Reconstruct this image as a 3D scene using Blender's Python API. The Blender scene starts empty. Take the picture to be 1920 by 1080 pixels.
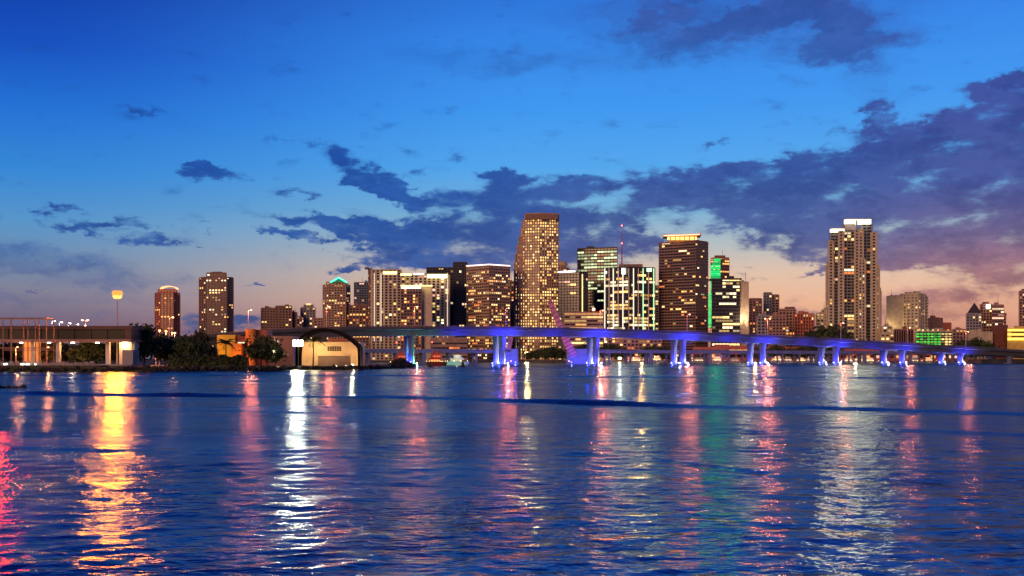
import bpy, math, random
import numpy as np
from mathutils import Vector, Matrix
random.seed(7); rng = np.random.default_rng(11)
scene = bpy.context.scene
COL = scene.collection

# ------------------------------------------------------------------ camera
CAMZ, HOR, F = 4.0, 672.0, 1920.0         # eye height (m), horizon row and focal length (px of the 1920 wide photo)
cd = bpy.data.cameras.new('camera'); cam = bpy.data.objects.new('camera', cd); COL.objects.link(cam)
cam.location = (0, 0, CAMZ); cam.rotation_euler = (math.radians(90), 0, 0)
cd.sensor_width = 36; cd.lens = 36; cd.shift_y = (HOR-540)/1920; cd.clip_start = 0.5; cd.clip_end = 30000
scene.camera = cam
scene.view_settings.view_transform = 'Standard'; scene.view_settings.look = 'None'
scene.view_settings.exposure = 0; scene.view_settings.gamma = 1; scene.view_settings.use_curve_mapping = False
scene.cycles.use_denoising = True
scene.cycles.max_bounces = 5; scene.cycles.diffuse_bounces = 2; scene.cycles.glossy_bounces = 3
scene.cycles.transmission_bounces = 2; scene.cycles.caustics_reflective = False; scene.cycles.caustics_refractive = False
scene.cycles.sample_clamp_indirect = 6; scene.cycles.use_light_tree = True

def s2l(c):
    return tuple(((v/255)/12.92 if v/255 <= .04045 else ((v/255+.055)/1.055)**2.4) for v in c)
def P(px, py, D):                          # a point of the place, D metres down the bay, seen at (px, py)
    return Vector(((px-960)/F*D, D, CAMZ+(HOR-py)/F*D))
def GX(px, D): return (px-960)/F*D
def GZ(py, D): return CAMZ+(HOR-py)/F*D

# ------------------------------------------------------------------ sky (world): dusk gradient, afterglow to the right, cloud banks
world = bpy.data.worlds.new('World'); scene.world = world; world.use_nodes = True
nt = world.node_tree; nt.nodes.clear()
def N(t, **kw):
    n = nt.nodes.new(t)
    for k, v in kw.items(): setattr(n, k, v)
    return n
def L(a, b): nt.links.new(a, b)
def M(op, a, b=None, c=None, clamp=False):
    n = N('ShaderNodeMath', operation=op, use_clamp=clamp)
    for i, v in enumerate((a, b, c)):
        if v is None: continue
        if isinstance(v, (int, float)): n.inputs[i].default_value = v
        else: L(v, n.inputs[i])
    return n.outputs[0]
def MR(v, a, b, c=0.0, d=1.0, mode='SMOOTHSTEP'):
    n = N('ShaderNodeMapRange', interpolation_type=mode)
    L(v, n.inputs['Value'])
    for k, x in zip(('From Min', 'From Max', 'To Min', 'To Max'), (a, b, c, d)): n.inputs[k].default_value = x
    return n.outputs['Result']
def RAMP(v, stops, span):
    n = N('ShaderNodeValToRGB'); L(M('DIVIDE', v, span), n.inputs[0]); r = n.color_ramp; r.interpolation = 'LINEAR'
    while len(r.elements) < len(stops): r.elements.new(0.5)
    for e, (p, c) in zip(r.elements, stops): e.position = p/span
    for e, (p, c) in zip(r.elements, stops): e.color = (*s2l(c), 1)
    return n.outputs[0]
def MIX(f, a, b, mode='MIX'):
    n = N('ShaderNodeMix', data_type='RGBA', blend_type=mode)
    if isinstance(f, (int, float)): n.inputs['Factor'].default_value = f
    else: L(f, n.inputs['Factor'])
    for s, v in ((6, a), (7, b)):
        if isinstance(v, tuple): n.inputs[s].default_value = (*v, 1)
        else: L(v, n.inputs[s])
    return n.outputs[2]
tc = N('ShaderNodeTexCoord'); sep = N('ShaderNodeSeparateXYZ'); L(tc.outputs['Generated'], sep.inputs[0])
X, Y, Z = sep.outputs
AZ = M('MULTIPLY', M('ARCTAN2', X, Y), 180/math.pi)        # degrees right of straight ahead
EL = M('MULTIPLY', M('ARCSINE', Z), 180/math.pi)
ELP = M('MAXIMUM', EL, 0.0)
left = RAMP(ELP, [(0,(104,88,112)),(1.8,(112,98,124)),(3.4,(128,128,150)),(5.0,(112,140,172)),(7,(84,148,202)),(9.5,(50,134,214)),(12.5,(30,112,212)),
                  (15.5,(16,80,192)),(19,(9,56,165)),(30,(5,36,122)),(60,(4,24,86)),(90,(3,20,76))], 90)
right = RAMP(ELP, [(0,(150,92,92)),(1.2,(196,130,116)),(3.0,(232,180,148)),(4.6,(222,192,170)),(6.2,(178,188,192)),(8,(120,176,212)),(10.5,(80,166,236)),(13.5,(60,152,240)),
                   (17,(50,136,234)),(20,(40,112,214)),(30,(12,58,158)),(60,(5,30,100)),(90,(3,20,76))], 90)
west = MR(AZ, -27, 3)
far_r = MR(AZ, 60, 170, 1, 0)                                # the afterglow dies away towards the east, on both sides
westf = M('MULTIPLY', west, far_r)
base = MIX(westf, left, right)
east = MR(M('ABSOLUTE', AZ), 60, 160)
base = MIX(east, base, MIX(1.0, base, (0.62, 0.6, 0.72), 'MULTIPLY'))
sky = N('ShaderNodeTexSky', sky_type='NISHITA'); sky.sun_disc = False
sky.sun_elevation = math.radians(0.3); sky.sun_rotation = math.radians(24); sky.air_density = 1.2; sky.dust_density = 1.5
base = MIX(0.006, base, sky.outputs[0], 'ADD')
# clouds live in (azimuth, elevation) degrees
def ae(px, py):
    x, y, z = (px-960)/F, 1.0, (HOR-py)/F
    return math.degrees(math.atan2(x, y)), math.degrees(math.atan2(z, math.hypot(x, y)))
cv = N('ShaderNodeCombineXYZ'); L(AZ, cv.inputs[0]); L(EL, cv.inputs[1])
def NOISE(vec, scale, detail, sx, sy, off, rough=.6, dist=0):
    mp = N('ShaderNodeMapping'); mp.inputs['Scale'].default_value = (sx, sy, 1); mp.inputs['Location'].default_value = (off, off*.7, 0); L(vec, mp.inputs[0])
    n = N('ShaderNodeTexNoise', noise_dimensions='2D'); n.inputs['Scale'].default_value = scale; n.inputs['Detail'].default_value = detail
    n.inputs['Roughness'].default_value = rough; n.inputs['Distortion'].default_value = dist; L(mp.outputs[0], n.inputs['Vector']); return n
def VM(op, a, b=None):
    n = N('ShaderNodeVectorMath', operation=op)
    for i, v in enumerate((a, b)):
        if v is None: continue
        if isinstance(v, tuple): n.inputs[i].default_value = v
        else: L(v, n.inputs[i])
    return n
nw = NOISE(cv.outputs[0], .45, 4, 1, 2.0, 3.3, .62)
wv = VM('SUBTRACT', nw.outputs['Color'], (.5, .5, .5)); wv2 = VM('MULTIPLY', wv.outputs[0], (4.6, 2.0, 0))
wc = VM('ADD', cv.outputs[0], wv2.outputs[0]).outputs[0]
fb = NOISE(cv.outputs[0], .5, 6, .8, 2.1, 9.1, .57).outputs['Fac']
# (px, py, half width px, half height px, tilt deg down to the right, weight)
BLOBS = [(1500,365,330,62,4,1.25),(1720,370,260,90,0,1.2),(1880,330,170,130,0,1.3),(1600,440,230,62,8,1.2),(1330,345,210,44,0,1.1),(1780,430,260,70,-8,1.15),
 (1650,215,38,34,0,1.1),(1575,283,140,34,-14,.95),(1745,262,110,50,0,1.05),(1890,215,70,70,0,1.1),(1905,140,30,20,0,.8),(1695,332,58,34,-12,-1.35),(1640,262,60,12,0,-.5),
 (1440,55,300,66,3,.62),(1600,80,120,42,0,.62),(1330,20,330,50,0,.55),(1640,150,90,60,20,.28),
 (1850,530,190,56,-12,.75),(1740,575,180,40,0,.55),(1500,598,170,22,0,.5),(1910,480,80,40,0,.6),
 (965,372,150,52,4,1.1),(900,450,230,66,0,1.15),(800,455,130,50,4,.95),(1110,430,150,50,-2,1.1),(1000,480,260,40,0,1.05),(1210,445,60,12,0,.7),
 (690,330,105,28,27,1.05),(735,362,46,18,15,.8),(600,414,125,17,7,1.05),(690,435,90,24,12,1.0),(545,437,95,9,8,.85),(625,455,40,9,10,.7),(785,482,150,26,-3,1.0),
 (1090,350,60,22,0,.7),(790,330,36,14,0,.65),(845,372,60,16,0,.6),(790,382,50,14,0,.7),(810,290,80,12,14,.42),(670,290,90,10,5,.35),
 (940,330,60,18,0,.75),(640,508,40,12,0,.75),(690,510,60,14,0,.8),(880,505,70,14,0,.6),(1420,330,60,12,-10,.7),
 (405,325,62,15,4,.9),(370,318,40,9,0,.65),(225,421,82,14,3,.95),(145,428,70,9,8,.95),(120,399,40,9,4,.8),(275,448,62,10,4,.85),(250,405,40,7,0,.6),(365,458,14,4,0,.8),(390,428,18,4,0,.6),
 (478,538,30,7,-3,1.0),(555,366,40,8,0,.6),(550,264,50,6,4,.5),(258,204,40,7,12,.5),(65,538,36,4,0,.8),(1340,268,22,10,0,.6),(1390,510,40,10,0,.7),(1530,507,60,8,-5,.8),
 (362,602,40,24,-20,1.0),(455,606,60,26,0,1.0),(120,505,240,40,14,.5),(60,560,200,16,0,.4),(1000,110,330,40,4,.38),(300,220,260,30,10,.15)]
ROT = {}
for q in (-14, -5, 0, 8, 25):
    if q == 0: ROT[q] = wc; continue
    mp = N('ShaderNodeMapping'); mp.inputs['Rotation'].default_value = (0, 0, math.radians(q)); L(wc, mp.inputs[0]); ROT[q] = mp.outputs[0]
acc = None; wisp = None
for (bx, by, rx, ry, rot, w) in BLOBS:
    a0, e0 = ae(bx, by); k = 180/math.pi/F*1.3; q = min(ROT, key=lambda t: abs(t-rot)); c, s_ = math.cos(math.radians(q)), math.sin(math.radians(q))
    u0, v0 = c*a0-s_*e0, s_*a0+c*e0; sx, sy = 1/(rx*k), 1/(ry*k)
    n = N('ShaderNodeVectorMath', operation='MULTIPLY_ADD'); L(ROT[q], n.inputs[0]); n.inputs[1].default_value = (sx, sy, 0); n.inputs[2].default_value = (-u0*sx, -v0*sy, 0)
    v = MR(VM('LENGTH', n.outputs[0]).outputs['Value'], 0.2, 1.0, w, 0.0)
    if w > 0 and w <= .62 and ry >= 16: wisp = v if wisp is None else M('ADD', wisp, v)
    else: acc = v if acc is None else M('ADD', acc, v)
acc = M('MINIMUM', acc, 1.22)
off = M('MAXIMUM', MR(M('ABSOLUTE', AZ), 29, 40), MR(EL, 20.5, 26))            # beyond the frame the same broken cloud goes on
acc = M('ADD', acc, M('MULTIPLY', off, MR(NOISE(cv.outputs[0], .16, 3, 1, 2.2, 21).outputs['Fac'], .5, .75, 0, .9)))
dens = M('ADD', acc, M('MULTIPLY', M('SUBTRACT', fb, .5), 2.45))
alpha = MR(dens, .14, 1.05)
thick = MR(dens, .4, 1.3)
c_lo = RAMP(ELP, [(0,(128,98,108)),(2.2,(132,106,122)),(4.5,(100,100,140)),(7,(74,94,154)),(10,(58,88,160)),(15,(56,86,164)),(20,(58,74,146)),(35,(14,36,100)),(90,(5,20,66))], 90)
c_left = RAMP(ELP, [(0,(72,84,126)),(3,(74,94,146)),(6,(48,88,160)),(10,(38,86,168)),(15,(34,84,170)),(25,(12,44,120)),(90,(5,20,66))], 90)
c_pink = RAMP(ELP, [(0,(170,110,104)),(2.5,(186,124,114)),(4.2,(164,116,124)),(6.5,(108,98,142)),(9,(72,86,154)),(15,(58,76,154)),(20,(54,68,144)),(35,(14,36,100)),(90,(5,20,66))], 90)
cc = MIX(MR(AZ, -8, 9), c_left, MIX(MR(AZ, 14, 25), c_lo, c_pink))
cc = MIX(MR(NOISE(wc, .3, 5, 1, 1.9, 44, .6).outputs['Fac'], .32, .68), MIX(1.0, cc, (1.14, 1.12, 1.08), 'MULTIPLY'), MIX(1.0, cc, (.74, .77, .86), 'MULTIPLY'))
soft = NOISE(wc, .22, 4, 1, 2.4, 31, .55).outputs['Fac']
hazy = M('MULTIPLY', MR(M('MULTIPLY', wisp, MR(soft, .25, .8, .5, 1.5)), .02, .9), .8)
base = MIX(hazy, base, cc)
edge = MIX(MR(dens, .3, 1.3), MIX(.35, cc, base), cc)
final = MIX(M('MULTIPLY', alpha, MR(thick, 0, .6, .8, .98)), base, edge)
bg = N('ShaderNodeBackground'); L(final, bg.inputs[0]); bg.inputs[1].default_value = 1.0
out = N('ShaderNodeOutputWorld'); L(bg.outputs[0], out.inputs[0])
world.cycles.sampling_method = 'MANUAL'; world.cycles.sample_map_resolution = 512

# wide warm sun lamp added behind the camera as fill for the tower faces
sd = bpy.data.lights.new('warm_fill_sun', 'SUN'); so = bpy.data.objects.new('warm_fill_sun', sd); COL.objects.link(so)
sd.energy = 1.85; sd.angle = math.radians(25); sd.color = (1.0, 0.51, 0.25)
so.rotation_euler = (math.radians(80), 0, math.radians(-28))

# ------------------------------------------------------------------ materials
def newmat(name):
    m = bpy.data.materials.new(name); m.use_nodes = True
    return m, m.node_tree, m.node_tree.nodes['Principled BSDF']
def mat(name, col, rough=.8, spec=.3, var=.18, scale=.25, metal=0.0, bump=0.0):
    m, t, b = newmat(name); b.inputs['Roughness'].default_value = rough; b.inputs['Specular IOR Level'].default_value = spec
    b.inputs['Metallic'].default_value = metal
    if var:
        g = t.nodes.new('ShaderNodeTexCoord'); n = t.nodes.new('ShaderNodeTexNoise'); n.inputs['Scale'].default_value = scale; n.inputs['Detail'].default_value = 6
        t.links.new(g.outputs['Object'], n.inputs['Vector'])
        r = t.nodes.new('ShaderNodeValToRGB'); t.links.new(n.outputs['Fac'], r.inputs[0])
        r.color_ramp.elements[0].position = .3; r.color_ramp.elements[1].position = .7
        r.color_ramp.elements[0].color = (*[c*(1-var) for c in col], 1); r.color_ramp.elements[1].color = (*[min(1, c*(1+var)) for c in col], 1)
        t.links.new(r.outputs[0], b.inputs['Base Color'])
        if bump:
            bn = t.nodes.new('ShaderNodeBump'); bn.inputs['Strength'].default_value = bump; t.links.new(n.outputs['Fac'], bn.inputs['Height']); t.links.new(bn.outputs[0], b.inputs['Normal'])
    else: b.inputs['Base Color'].default_value = (*col, 1)
    return m
def emit(name, col, strength, lo=1.0):
    m, t, b = newmat(name); b.inputs['Base Color'].default_value = (.02, .02, .02, 1); b.inputs['Emission Color'].default_value = (*col, 1)
    b.inputs['Roughness'].default_value = .6
    if lo < 1:                              # each window or lamp glows a little differently
        g = t.nodes.new('ShaderNodeNewGeometry'); o = t.nodes.new('ShaderNodeObjectInfo')
        a = t.nodes.new('ShaderNodeMath'); a.operation = 'ADD'; t.links.new(g.outputs['Random Per Island'], a.inputs[0]); t.links.new(o.outputs['Random'], a.inputs[1])
        f = t.nodes.new('ShaderNodeMath'); f.operation = 'FRACT'; t.links.new(a.outputs[0], f.inputs[0])
        r = t.nodes.new('ShaderNodeMapRange'); t.links.new(f.outputs[0], r.inputs[0]); r.inputs[3].default_value = strength*lo; r.inputs[4].default_value = strength
        t.links.new(r.outputs[0], b.inputs['Emission Strength'])
    else: b.inputs['Emission Strength'].default_value = strength
    return m

# ------------------------------------------------------------------ mesh building and scene bookkeeping
class MB:
    def __init__(s): s.v = []; s.f = []
    def quad(s, a, b, c, d):
        i = len(s.v); s.v += [tuple(a), tuple(b), tuple(c), tuple(d)]; s.f.append((i, i+1, i+2, i+3))
    def box(s, o, a, b, c):                # corner o, edges a, b, c (right-handed gives outward faces)
        o, a, b, c = Vector(o), Vector(a), Vector(b), Vector(c); i = len(s.v)
        s.v += [tuple(q) for q in (o, o+a, o+a+b, o+b, o+c, o+a+c, o+a+b+c, o+b+c)]
        s.f += [tuple(i+k for k in q) for q in ((0,3,2,1),(4,5,6,7),(0,1,5,4),(1,2,6,5),(2,3,7,6),(3,0,4,7))]
    def cbox(s, c, sx, sy, sz, yaw=0):     # box standing on c, sx by sy by sz
        ca, sa = math.cos(yaw), math.sin(yaw); a = Vector((ca*sx, sa*sx, 0)); b = Vector((-sa*sy, ca*sy, 0))
        s.box(Vector(c)-a/2-b/2, a, b, (0, 0, sz))
    def prism(s, poly, z0, z1, poly2=None):
        n = len(poly); i = len(s.v); top = poly2 or poly
        s.v += [(p[0], p[1], z0) for p in poly]+[(p[0], p[1], z1) for p in top]
        s.f += [(i+k, i+(k+1) % n, i+n+(k+1) % n, i+n+k) for k in range(n)]
        s.f += [tuple(i+n-1-k for k in range(n)), tuple(i+n+k for k in range(n))]
    def tube(s, pts, radii, n=8, cap=True):
        pts = [Vector(p) for p in pts]; base = len(s.v)
        for k, p in enumerate(pts):
            d = (pts[min(k+1, len(pts)-1)]-pts[max(k-1, 0)]).normalized()
            u = d.cross(Vector((0, 1, 0)) if abs(d.y) < .9 else Vector((1, 0, 0))).normalized(); w = d.cross(u)
            r = radii[k] if isinstance(radii, (list, tuple)) else radii
            for j in range(n):
                t = 2*math.pi*j/n; s.v.append(tuple(p+(u*math.cos(t)+w*math.sin(t))*r))
        for k in range(len(pts)-1):
            for j in range(n):
                a, b = base+k*n+j, base+k*n+(j+1) % n; s.f.append((a, a+n, b+n, b))
        if cap: s.f += [tuple(base+j for j in range(n)), tuple(base+(len(pts)-1)*n+n-1-j for j in range(n))]
    def ball(s, c, r, seg=10, rings=6, sz=1.0):
        c = Vector(c); base = len(s.v)
        for i in range(1, rings):
            t = math.pi*i/rings
            for j in range(seg):
                p = 2*math.pi*j/seg; s.v.append((c.x+r*math.sin(t)*math.cos(p), c.y+r*math.sin(t)*math.sin(p), c.z+r*sz*math.cos(t)))
        a = len(s.v); s.v += [(c.x, c.y, c.z+r*sz), (c.x, c.y, c.z-r*sz)]
        for j in range(seg):
            k = (j+1) % seg; s.f.append((a, base+j, base+k)); s.f.append((a+1, base+(rings-2)*seg+k, base+(rings-2)*seg+j))
            for i in range(rings-2): s.f.append((base+i*seg+j, base+(i+1)*seg+j, base+(i+1)*seg+k, base+i*seg+k))
    def mesh(s, name, m=None, off=(0, 0, 0), smooth=False):
        me = bpy.data.meshes.new(name)
        if any(off): s.v = [(a-off[0], b-off[1], c-off[2]) for a, b, c in s.v]
        me.from_pydata(s.v, [], s.f); me.update()
        if m: me.materials.append(m)
        if smooth: me.shade_smooth()
        return me
    def obj(s, name, m, parent=None, kind=None, smooth=False, label=None):   # world-space verts; child verts are stored relative to the thing's base
        off = base_of(parent) if parent else (0, 0, 0)
        o = bpy.data.objects.new(name, s.mesh(name, m, off, smooth)); COL.objects.link(o); o.parent = parent
        if kind: o['kind'] = kind
        if label: o['label'] = label
        return o
def base_of(o):
    l = Vector((0, 0, 0))
    while o: l = l+o.location; o = o.parent
    return l
def thing(name, label, cat, loc=(0, 0, 0), group=None):
    o = bpy.data.objects.new(name, None); COL.objects.link(o); o.location = loc; o.empty_display_size = 1
    o['label'] = label; o['category'] = cat
    if group: o['group'] = group
    return o
def tag(o, label, cat, group=None):
    o['label'] = label; o['category'] = cat
    if group: o['group'] = group
    return o
def copy_tree(o, parent=None):
    c = o.copy(); COL.objects.link(c); c.parent = parent
    for ch in o.children: copy_tree(ch, c)
    return c
def lamp(name, loc, power, col, parent=None, radius=.3, spot=None, aim=None):
    d = bpy.data.lights.new(name, 'SPOT' if spot else 'POINT'); d.energy = power; d.color = col; d.shadow_soft_size = radius
    o = bpy.data.objects.new(name, d); COL.objects.link(o); loc = Vector(loc)
    if spot:
        d.spot_size = math.radians(spot); d.spot_blend = .6
        o.rotation_euler = (Vector(aim)-loc).to_track_quat('-Z', 'Y').to_euler()
    o.location = loc-(base_of(parent) if parent else Vector((0, 0, 0))); o.parent = parent
    return o

# ------------------------------------------------------------------ water: one sheet with real swell, wakes and ripples
def build_water():
    r1 = np.exp(np.arange(math.log(5.0), math.log(280.0), .0052)); r2 = np.exp(np.arange(math.log(281.0), math.log(1500.0), .02)); r = np.concatenate([r1, r2, [2500., 6000., 20000.]])
    a = np.radians(np.linspace(-52, 52, 620))
    R, A = np.meshgrid(r, a, indexing='ij'); Xw = R*np.sin(A); Yw = R*np.cos(A); Zw = np.zeros_like(R)
    dr = np.gradient(r)[:, None]*np.ones_like(R)
    g = np.random.default_rng(5)
    for k in range(100):
        lam = .45*(2.2/.45)**g.random() if k < 94 else g.uniform(6, 18)
        th = math.radians(90)+g.normal(0, .65)             # chop runs mostly towards and away from the camera
        kx, ky = 2*math.pi/lam*math.cos(th), 2*math.pi/lam*math.sin(th)
        amp = .0036*lam**.7*g.uniform(.5, 1.2) if k < 94 else .007*g.uniform(.5, 1.2)
        fade = np.clip((lam/dr-3)/3, 0, 1)
        gx, gy, gp = g.normal(0, .12, 2).tolist()+[g.uniform(0, 6.28)]   # each wave train comes and goes over the bay
        env = .5+.5*np.sin(Xw*gx+Yw*gy+gp)
        Zw += amp*fade*env*np.sin(Xw*kx+Yw*ky+g.uniform(0, 6.28))
    def wake(pts, h, sig, seed):                          # a low ridge of swell along a line (px, py) on the water
        w = np.array([((px-960)/F*(CAMZ*F/(py-HOR)), CAMZ*F/(py-HOR)) for px, py in pts])
        q = np.random.default_rng(seed); xs = Xw; yl = np.interp(xs, w[:, 0], w[:, 1])
        yl = yl+1.5*np.sin(xs*.11+q.uniform(0, 6))+.6*np.sin(xs*.29+q.uniform(0, 6))+.25*np.sin(xs*.83); hh = h*np.clip(.72+.42*np.sin(xs*.13+q.uniform(0, 6))+.35*np.sin(xs*.31+q.uniform(0, 6)), .4, 2)
        d = (Yw-yl)
        return hh*np.exp(-(d/sig)**2)-.35*hh*np.exp(-((d+2.6*sig)/(1.3*sig))**2)
    Zw += wake([(-700,726),(0,737),(400,742),(860,748),(1100,757),(1500,764),(1920,777),(2600,800)], .27, .75, 1)
    Zw += wake([(-400,762),(500,770),(900,782),(1300,792),(1920,812)], .045, .8, 2)
    Zw += wake([(600,704),(1000,706.5),(1500,708.5),(1920,712),(2500,718)], .22, 1.1, 3)
    Zw += wake([(900,838),(1200,852),(1440,888),(1640,902),(1920,915)], .04, .5, 4)
    nr, na = R.shape; co = np.stack([Xw, Yw, Zw], -1).reshape(-1, 3).astype(np.float32)
    i = np.arange(nr*na).reshape(nr, na)
    fq = np.stack([i[:-1, :-1], i[:-1, 1:], i[1:, 1:], i[1:, :-1]], -1).reshape(-1, 4)[:, ::-1]
    me = bpy.data.meshes.new('water'); me.vertices.add(len(co)); me.vertices.foreach_set('co', co.ravel())
    me.loops.add(fq.size); me.loops.foreach_set('vertex_index', fq.ravel().astype(np.int32))
    me.polygons.add(len(fq)); me.polygons.foreach_set('loop_start', np.arange(0, fq.size, 4, dtype=np.int32)); me.polygons.foreach_set('loop_total', np.full(len(fq), 4, np.int32))
    me.update(calc_edges=True); me.shade_smooth()
    m, t, b = newmat('bay_water'); b.inputs['Base Color'].default_value = (.002, .012, .075, 1); b.inputs['Roughness'].default_value = .27; b.inputs['IOR'].default_value = 1.33
    g2 = t.nodes.new('ShaderNodeNewGeometry'); prev = None
    def patches(sx, sy, scale, lo, hi):                   # cat's paws: the breeze ruffles the bay in patches
        mp = t.nodes.new('ShaderNodeMapping'); mp.inputs['Scale'].default_value = (sx, sy, 1); t.links.new(g2.outputs['Position'], mp.inputs[0])
        n = t.nodes.new('ShaderNodeTexNoise'); n.noise_dimensions = '2D'; n.inputs['Scale'].default_value = scale; n.inputs['Detail'].default_value = 4; n.inputs['Roughness'].default_value = .6; t.links.new(mp.outputs[0], n.inputs['Vector'])
        r_ = t.nodes.new('ShaderNodeMapRange'); r_.inputs[1].default_value = .35; r_.inputs[2].default_value = .65; r_.inputs[3].default_value = lo; r_.inputs[4].default_value = hi; t.links.new(n.outputs['Fac'], r_.inputs[0]); return r_
    ps = patches(.5, .6, .16, .55, 1.5); rr = patches(.4, .7, .1, .18, .29)
    def layer(sx, sy, scale, dist, rot, dimw):
        nonlocal prev
        mp = t.nodes.new('ShaderNodeMapping'); mp.inputs['Scale'].default_value = (sx, sy, 1); mp.inputs['Rotation'].default_value = (0, 0, rot); t.links.new(g2.outputs['Position'], mp.inputs[0])
        n = t.nodes.new('ShaderNodeTexNoise'); n.noise_dimensions = '2D'; n.inputs['Scale'].default_value = scale; n.inputs['Detail'].default_value = dimw; n.inputs['Roughness'].default_value = .55
        t.links.new(mp.outputs[0], n.inputs['Vector'])
        bp = t.nodes.new('ShaderNodeBump'); t.links.new(ps.outputs[0], bp.inputs['Strength']); bp.inputs['Distance'].default_value = dist; t.links.new(n.outputs['Fac'], bp.inputs['Height'])
        if prev: t.links.new(prev.outputs[0], bp.inputs['Normal'])
        prev = bp
    layer(.7, 1.25, 3.2, .055, .15, 2); layer(.7, 1.2, 1.0, .11, -.12, 2); layer(.6, 1.0, .25, .26, .1, 2)
    t.nodes.remove(b); df = t.nodes.new('ShaderNodeBsdfDiffuse'); df.inputs[0].default_value = (.0008, .008, .034, 1); gl = t.nodes.new('ShaderNodeBsdfGlossy'); gl.distribution = 'BECKMANN'; gl.inputs['Color'].default_value = (.22, .29, .385, 1); t.links.new(rr.outputs[0], gl.inputs['Roughness'])
    fr = t.nodes.new('ShaderNodeFresnel'); fr.inputs['IOR'].default_value = 1.33; mx = t.nodes.new('ShaderNodeMixShader')
    for n in (df, gl, fr): t.links.new(prev.outputs[0], n.inputs['Normal'])
    t.links.new(fr.outputs[0], mx.inputs[0]); t.links.new(df.outputs[0], mx.inputs[1]); t.links.new(gl.outputs[0], mx.inputs[2])
    t.links.new(mx.outputs[0], t.nodes['Material Output'].inputs['Surface'])
    me.materials.append(m); o = bpy.data.objects.new('water', me); COL.objects.link(o); o['kind'] = 'structure'; o['label'] = 'dark blue rippled bay water crossed by low boat wakes'
    return o
build_water()

# ------------------------------------------------------------------ shared materials
CREAM = mat('cream_concrete', (.50, .41, .31)); TAN = mat('tan_stone', (.40, .27, .19)); BROWN = mat('brown_stone', (.24, .14, .11)); BRICK = mat('red_brown_stone', (.44, .15, .10))
ROSE = mat('rose_concrete', (.36, .22, .19)); GREY = mat('grey_concrete', (.30, .28, .29)); DARK = mat('dark_cladding', (.055, .045, .05), rough=.5); SLATE = mat('blue_slate_cladding', (.12, .14, .19), rough=.5)
WHITE = mat('white_concrete', (.68, .62, .54)); PALE = mat('pale_stucco', (.47, .41, .30)); ROOF = mat('roof_grey', (.16, .15, .15))
GLASS = mat('dark_window_glass', (.018, .02, .026), rough=.14, spec=.5, var=.3, scale=.06); BGLASS = mat('blue_window_glass', (.03, .045, .07), rough=.12, spec=.6, var=.3, scale=.06)
METAL = mat('galvanised_steel', (.28, .27, .27), rough=.45, metal=.6); DSTEEL = mat('dark_painted_steel', (.05, .04, .04), rough=.5)
W_WARM = emit('warm_window_light', (1, .50, .14), 2.6, .08); W_YEL = emit('yellow_window_light', (1, .63, .22), 2.7, .08); W_WHITE = emit('white_window_light', (1, .80, .46), 2.6, .15)
W_GREENW = emit('greenish_office_light', (.85, 1, .52), 1.7, .2); W_ORANGE = emit('orange_window_light', (1, .25, .06), 1.7, .15); W_PINK = emit('pinkish_window_light', (1, .52, .36), 2.0, .15)
E_CROWN = emit('white_crown_light', (1, .90, .66), 2.6); E_TRIM = emit('pinkish_white_trim_light', (1, .74, .70), 2.2); E_YTRIM = emit('yellow_cornice_light', (1, .85, .3), 2.6); E_GOLD = emit('golden_crown_light', (1, .52, .1), 3.6)
E_GREEN = emit('green_facade_light', (.02, 1, .25), 1.6); E_TEAL = emit('teal_rim_light', (.05, 1, .5), 3.2); E_RED = emit('red_beacon_light', (1, .08, .06), 12); E_SOD = emit('sodium_lamp_glow', (1, .34, .12), 8); E_MAST = emit('mast_lamp_glow', (1, .30, .05), 1.7); E_MAST2 = emit('mast_lamp_core_glow', (1, .42, .1), 2.4)
E_COOL = emit('cool_white_lamp_glow', (1, .90, .76), 8); E_PINKL = emit('pinkish_lamp_glow', (1, .45, .30), 5); E_BLUE = emit('blue_floodlight_glow', (.3, .33, 1), 8)
WARM = [W_WARM, W_YEL, W_WARM, W_WHITE, W_ORANGE]; OFFICE = [W_YEL, W_WHITE, W_YEL, W_WARM, W_PINK]; RED = [W_ORANGE, W_WARM, W_WARM]

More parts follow.
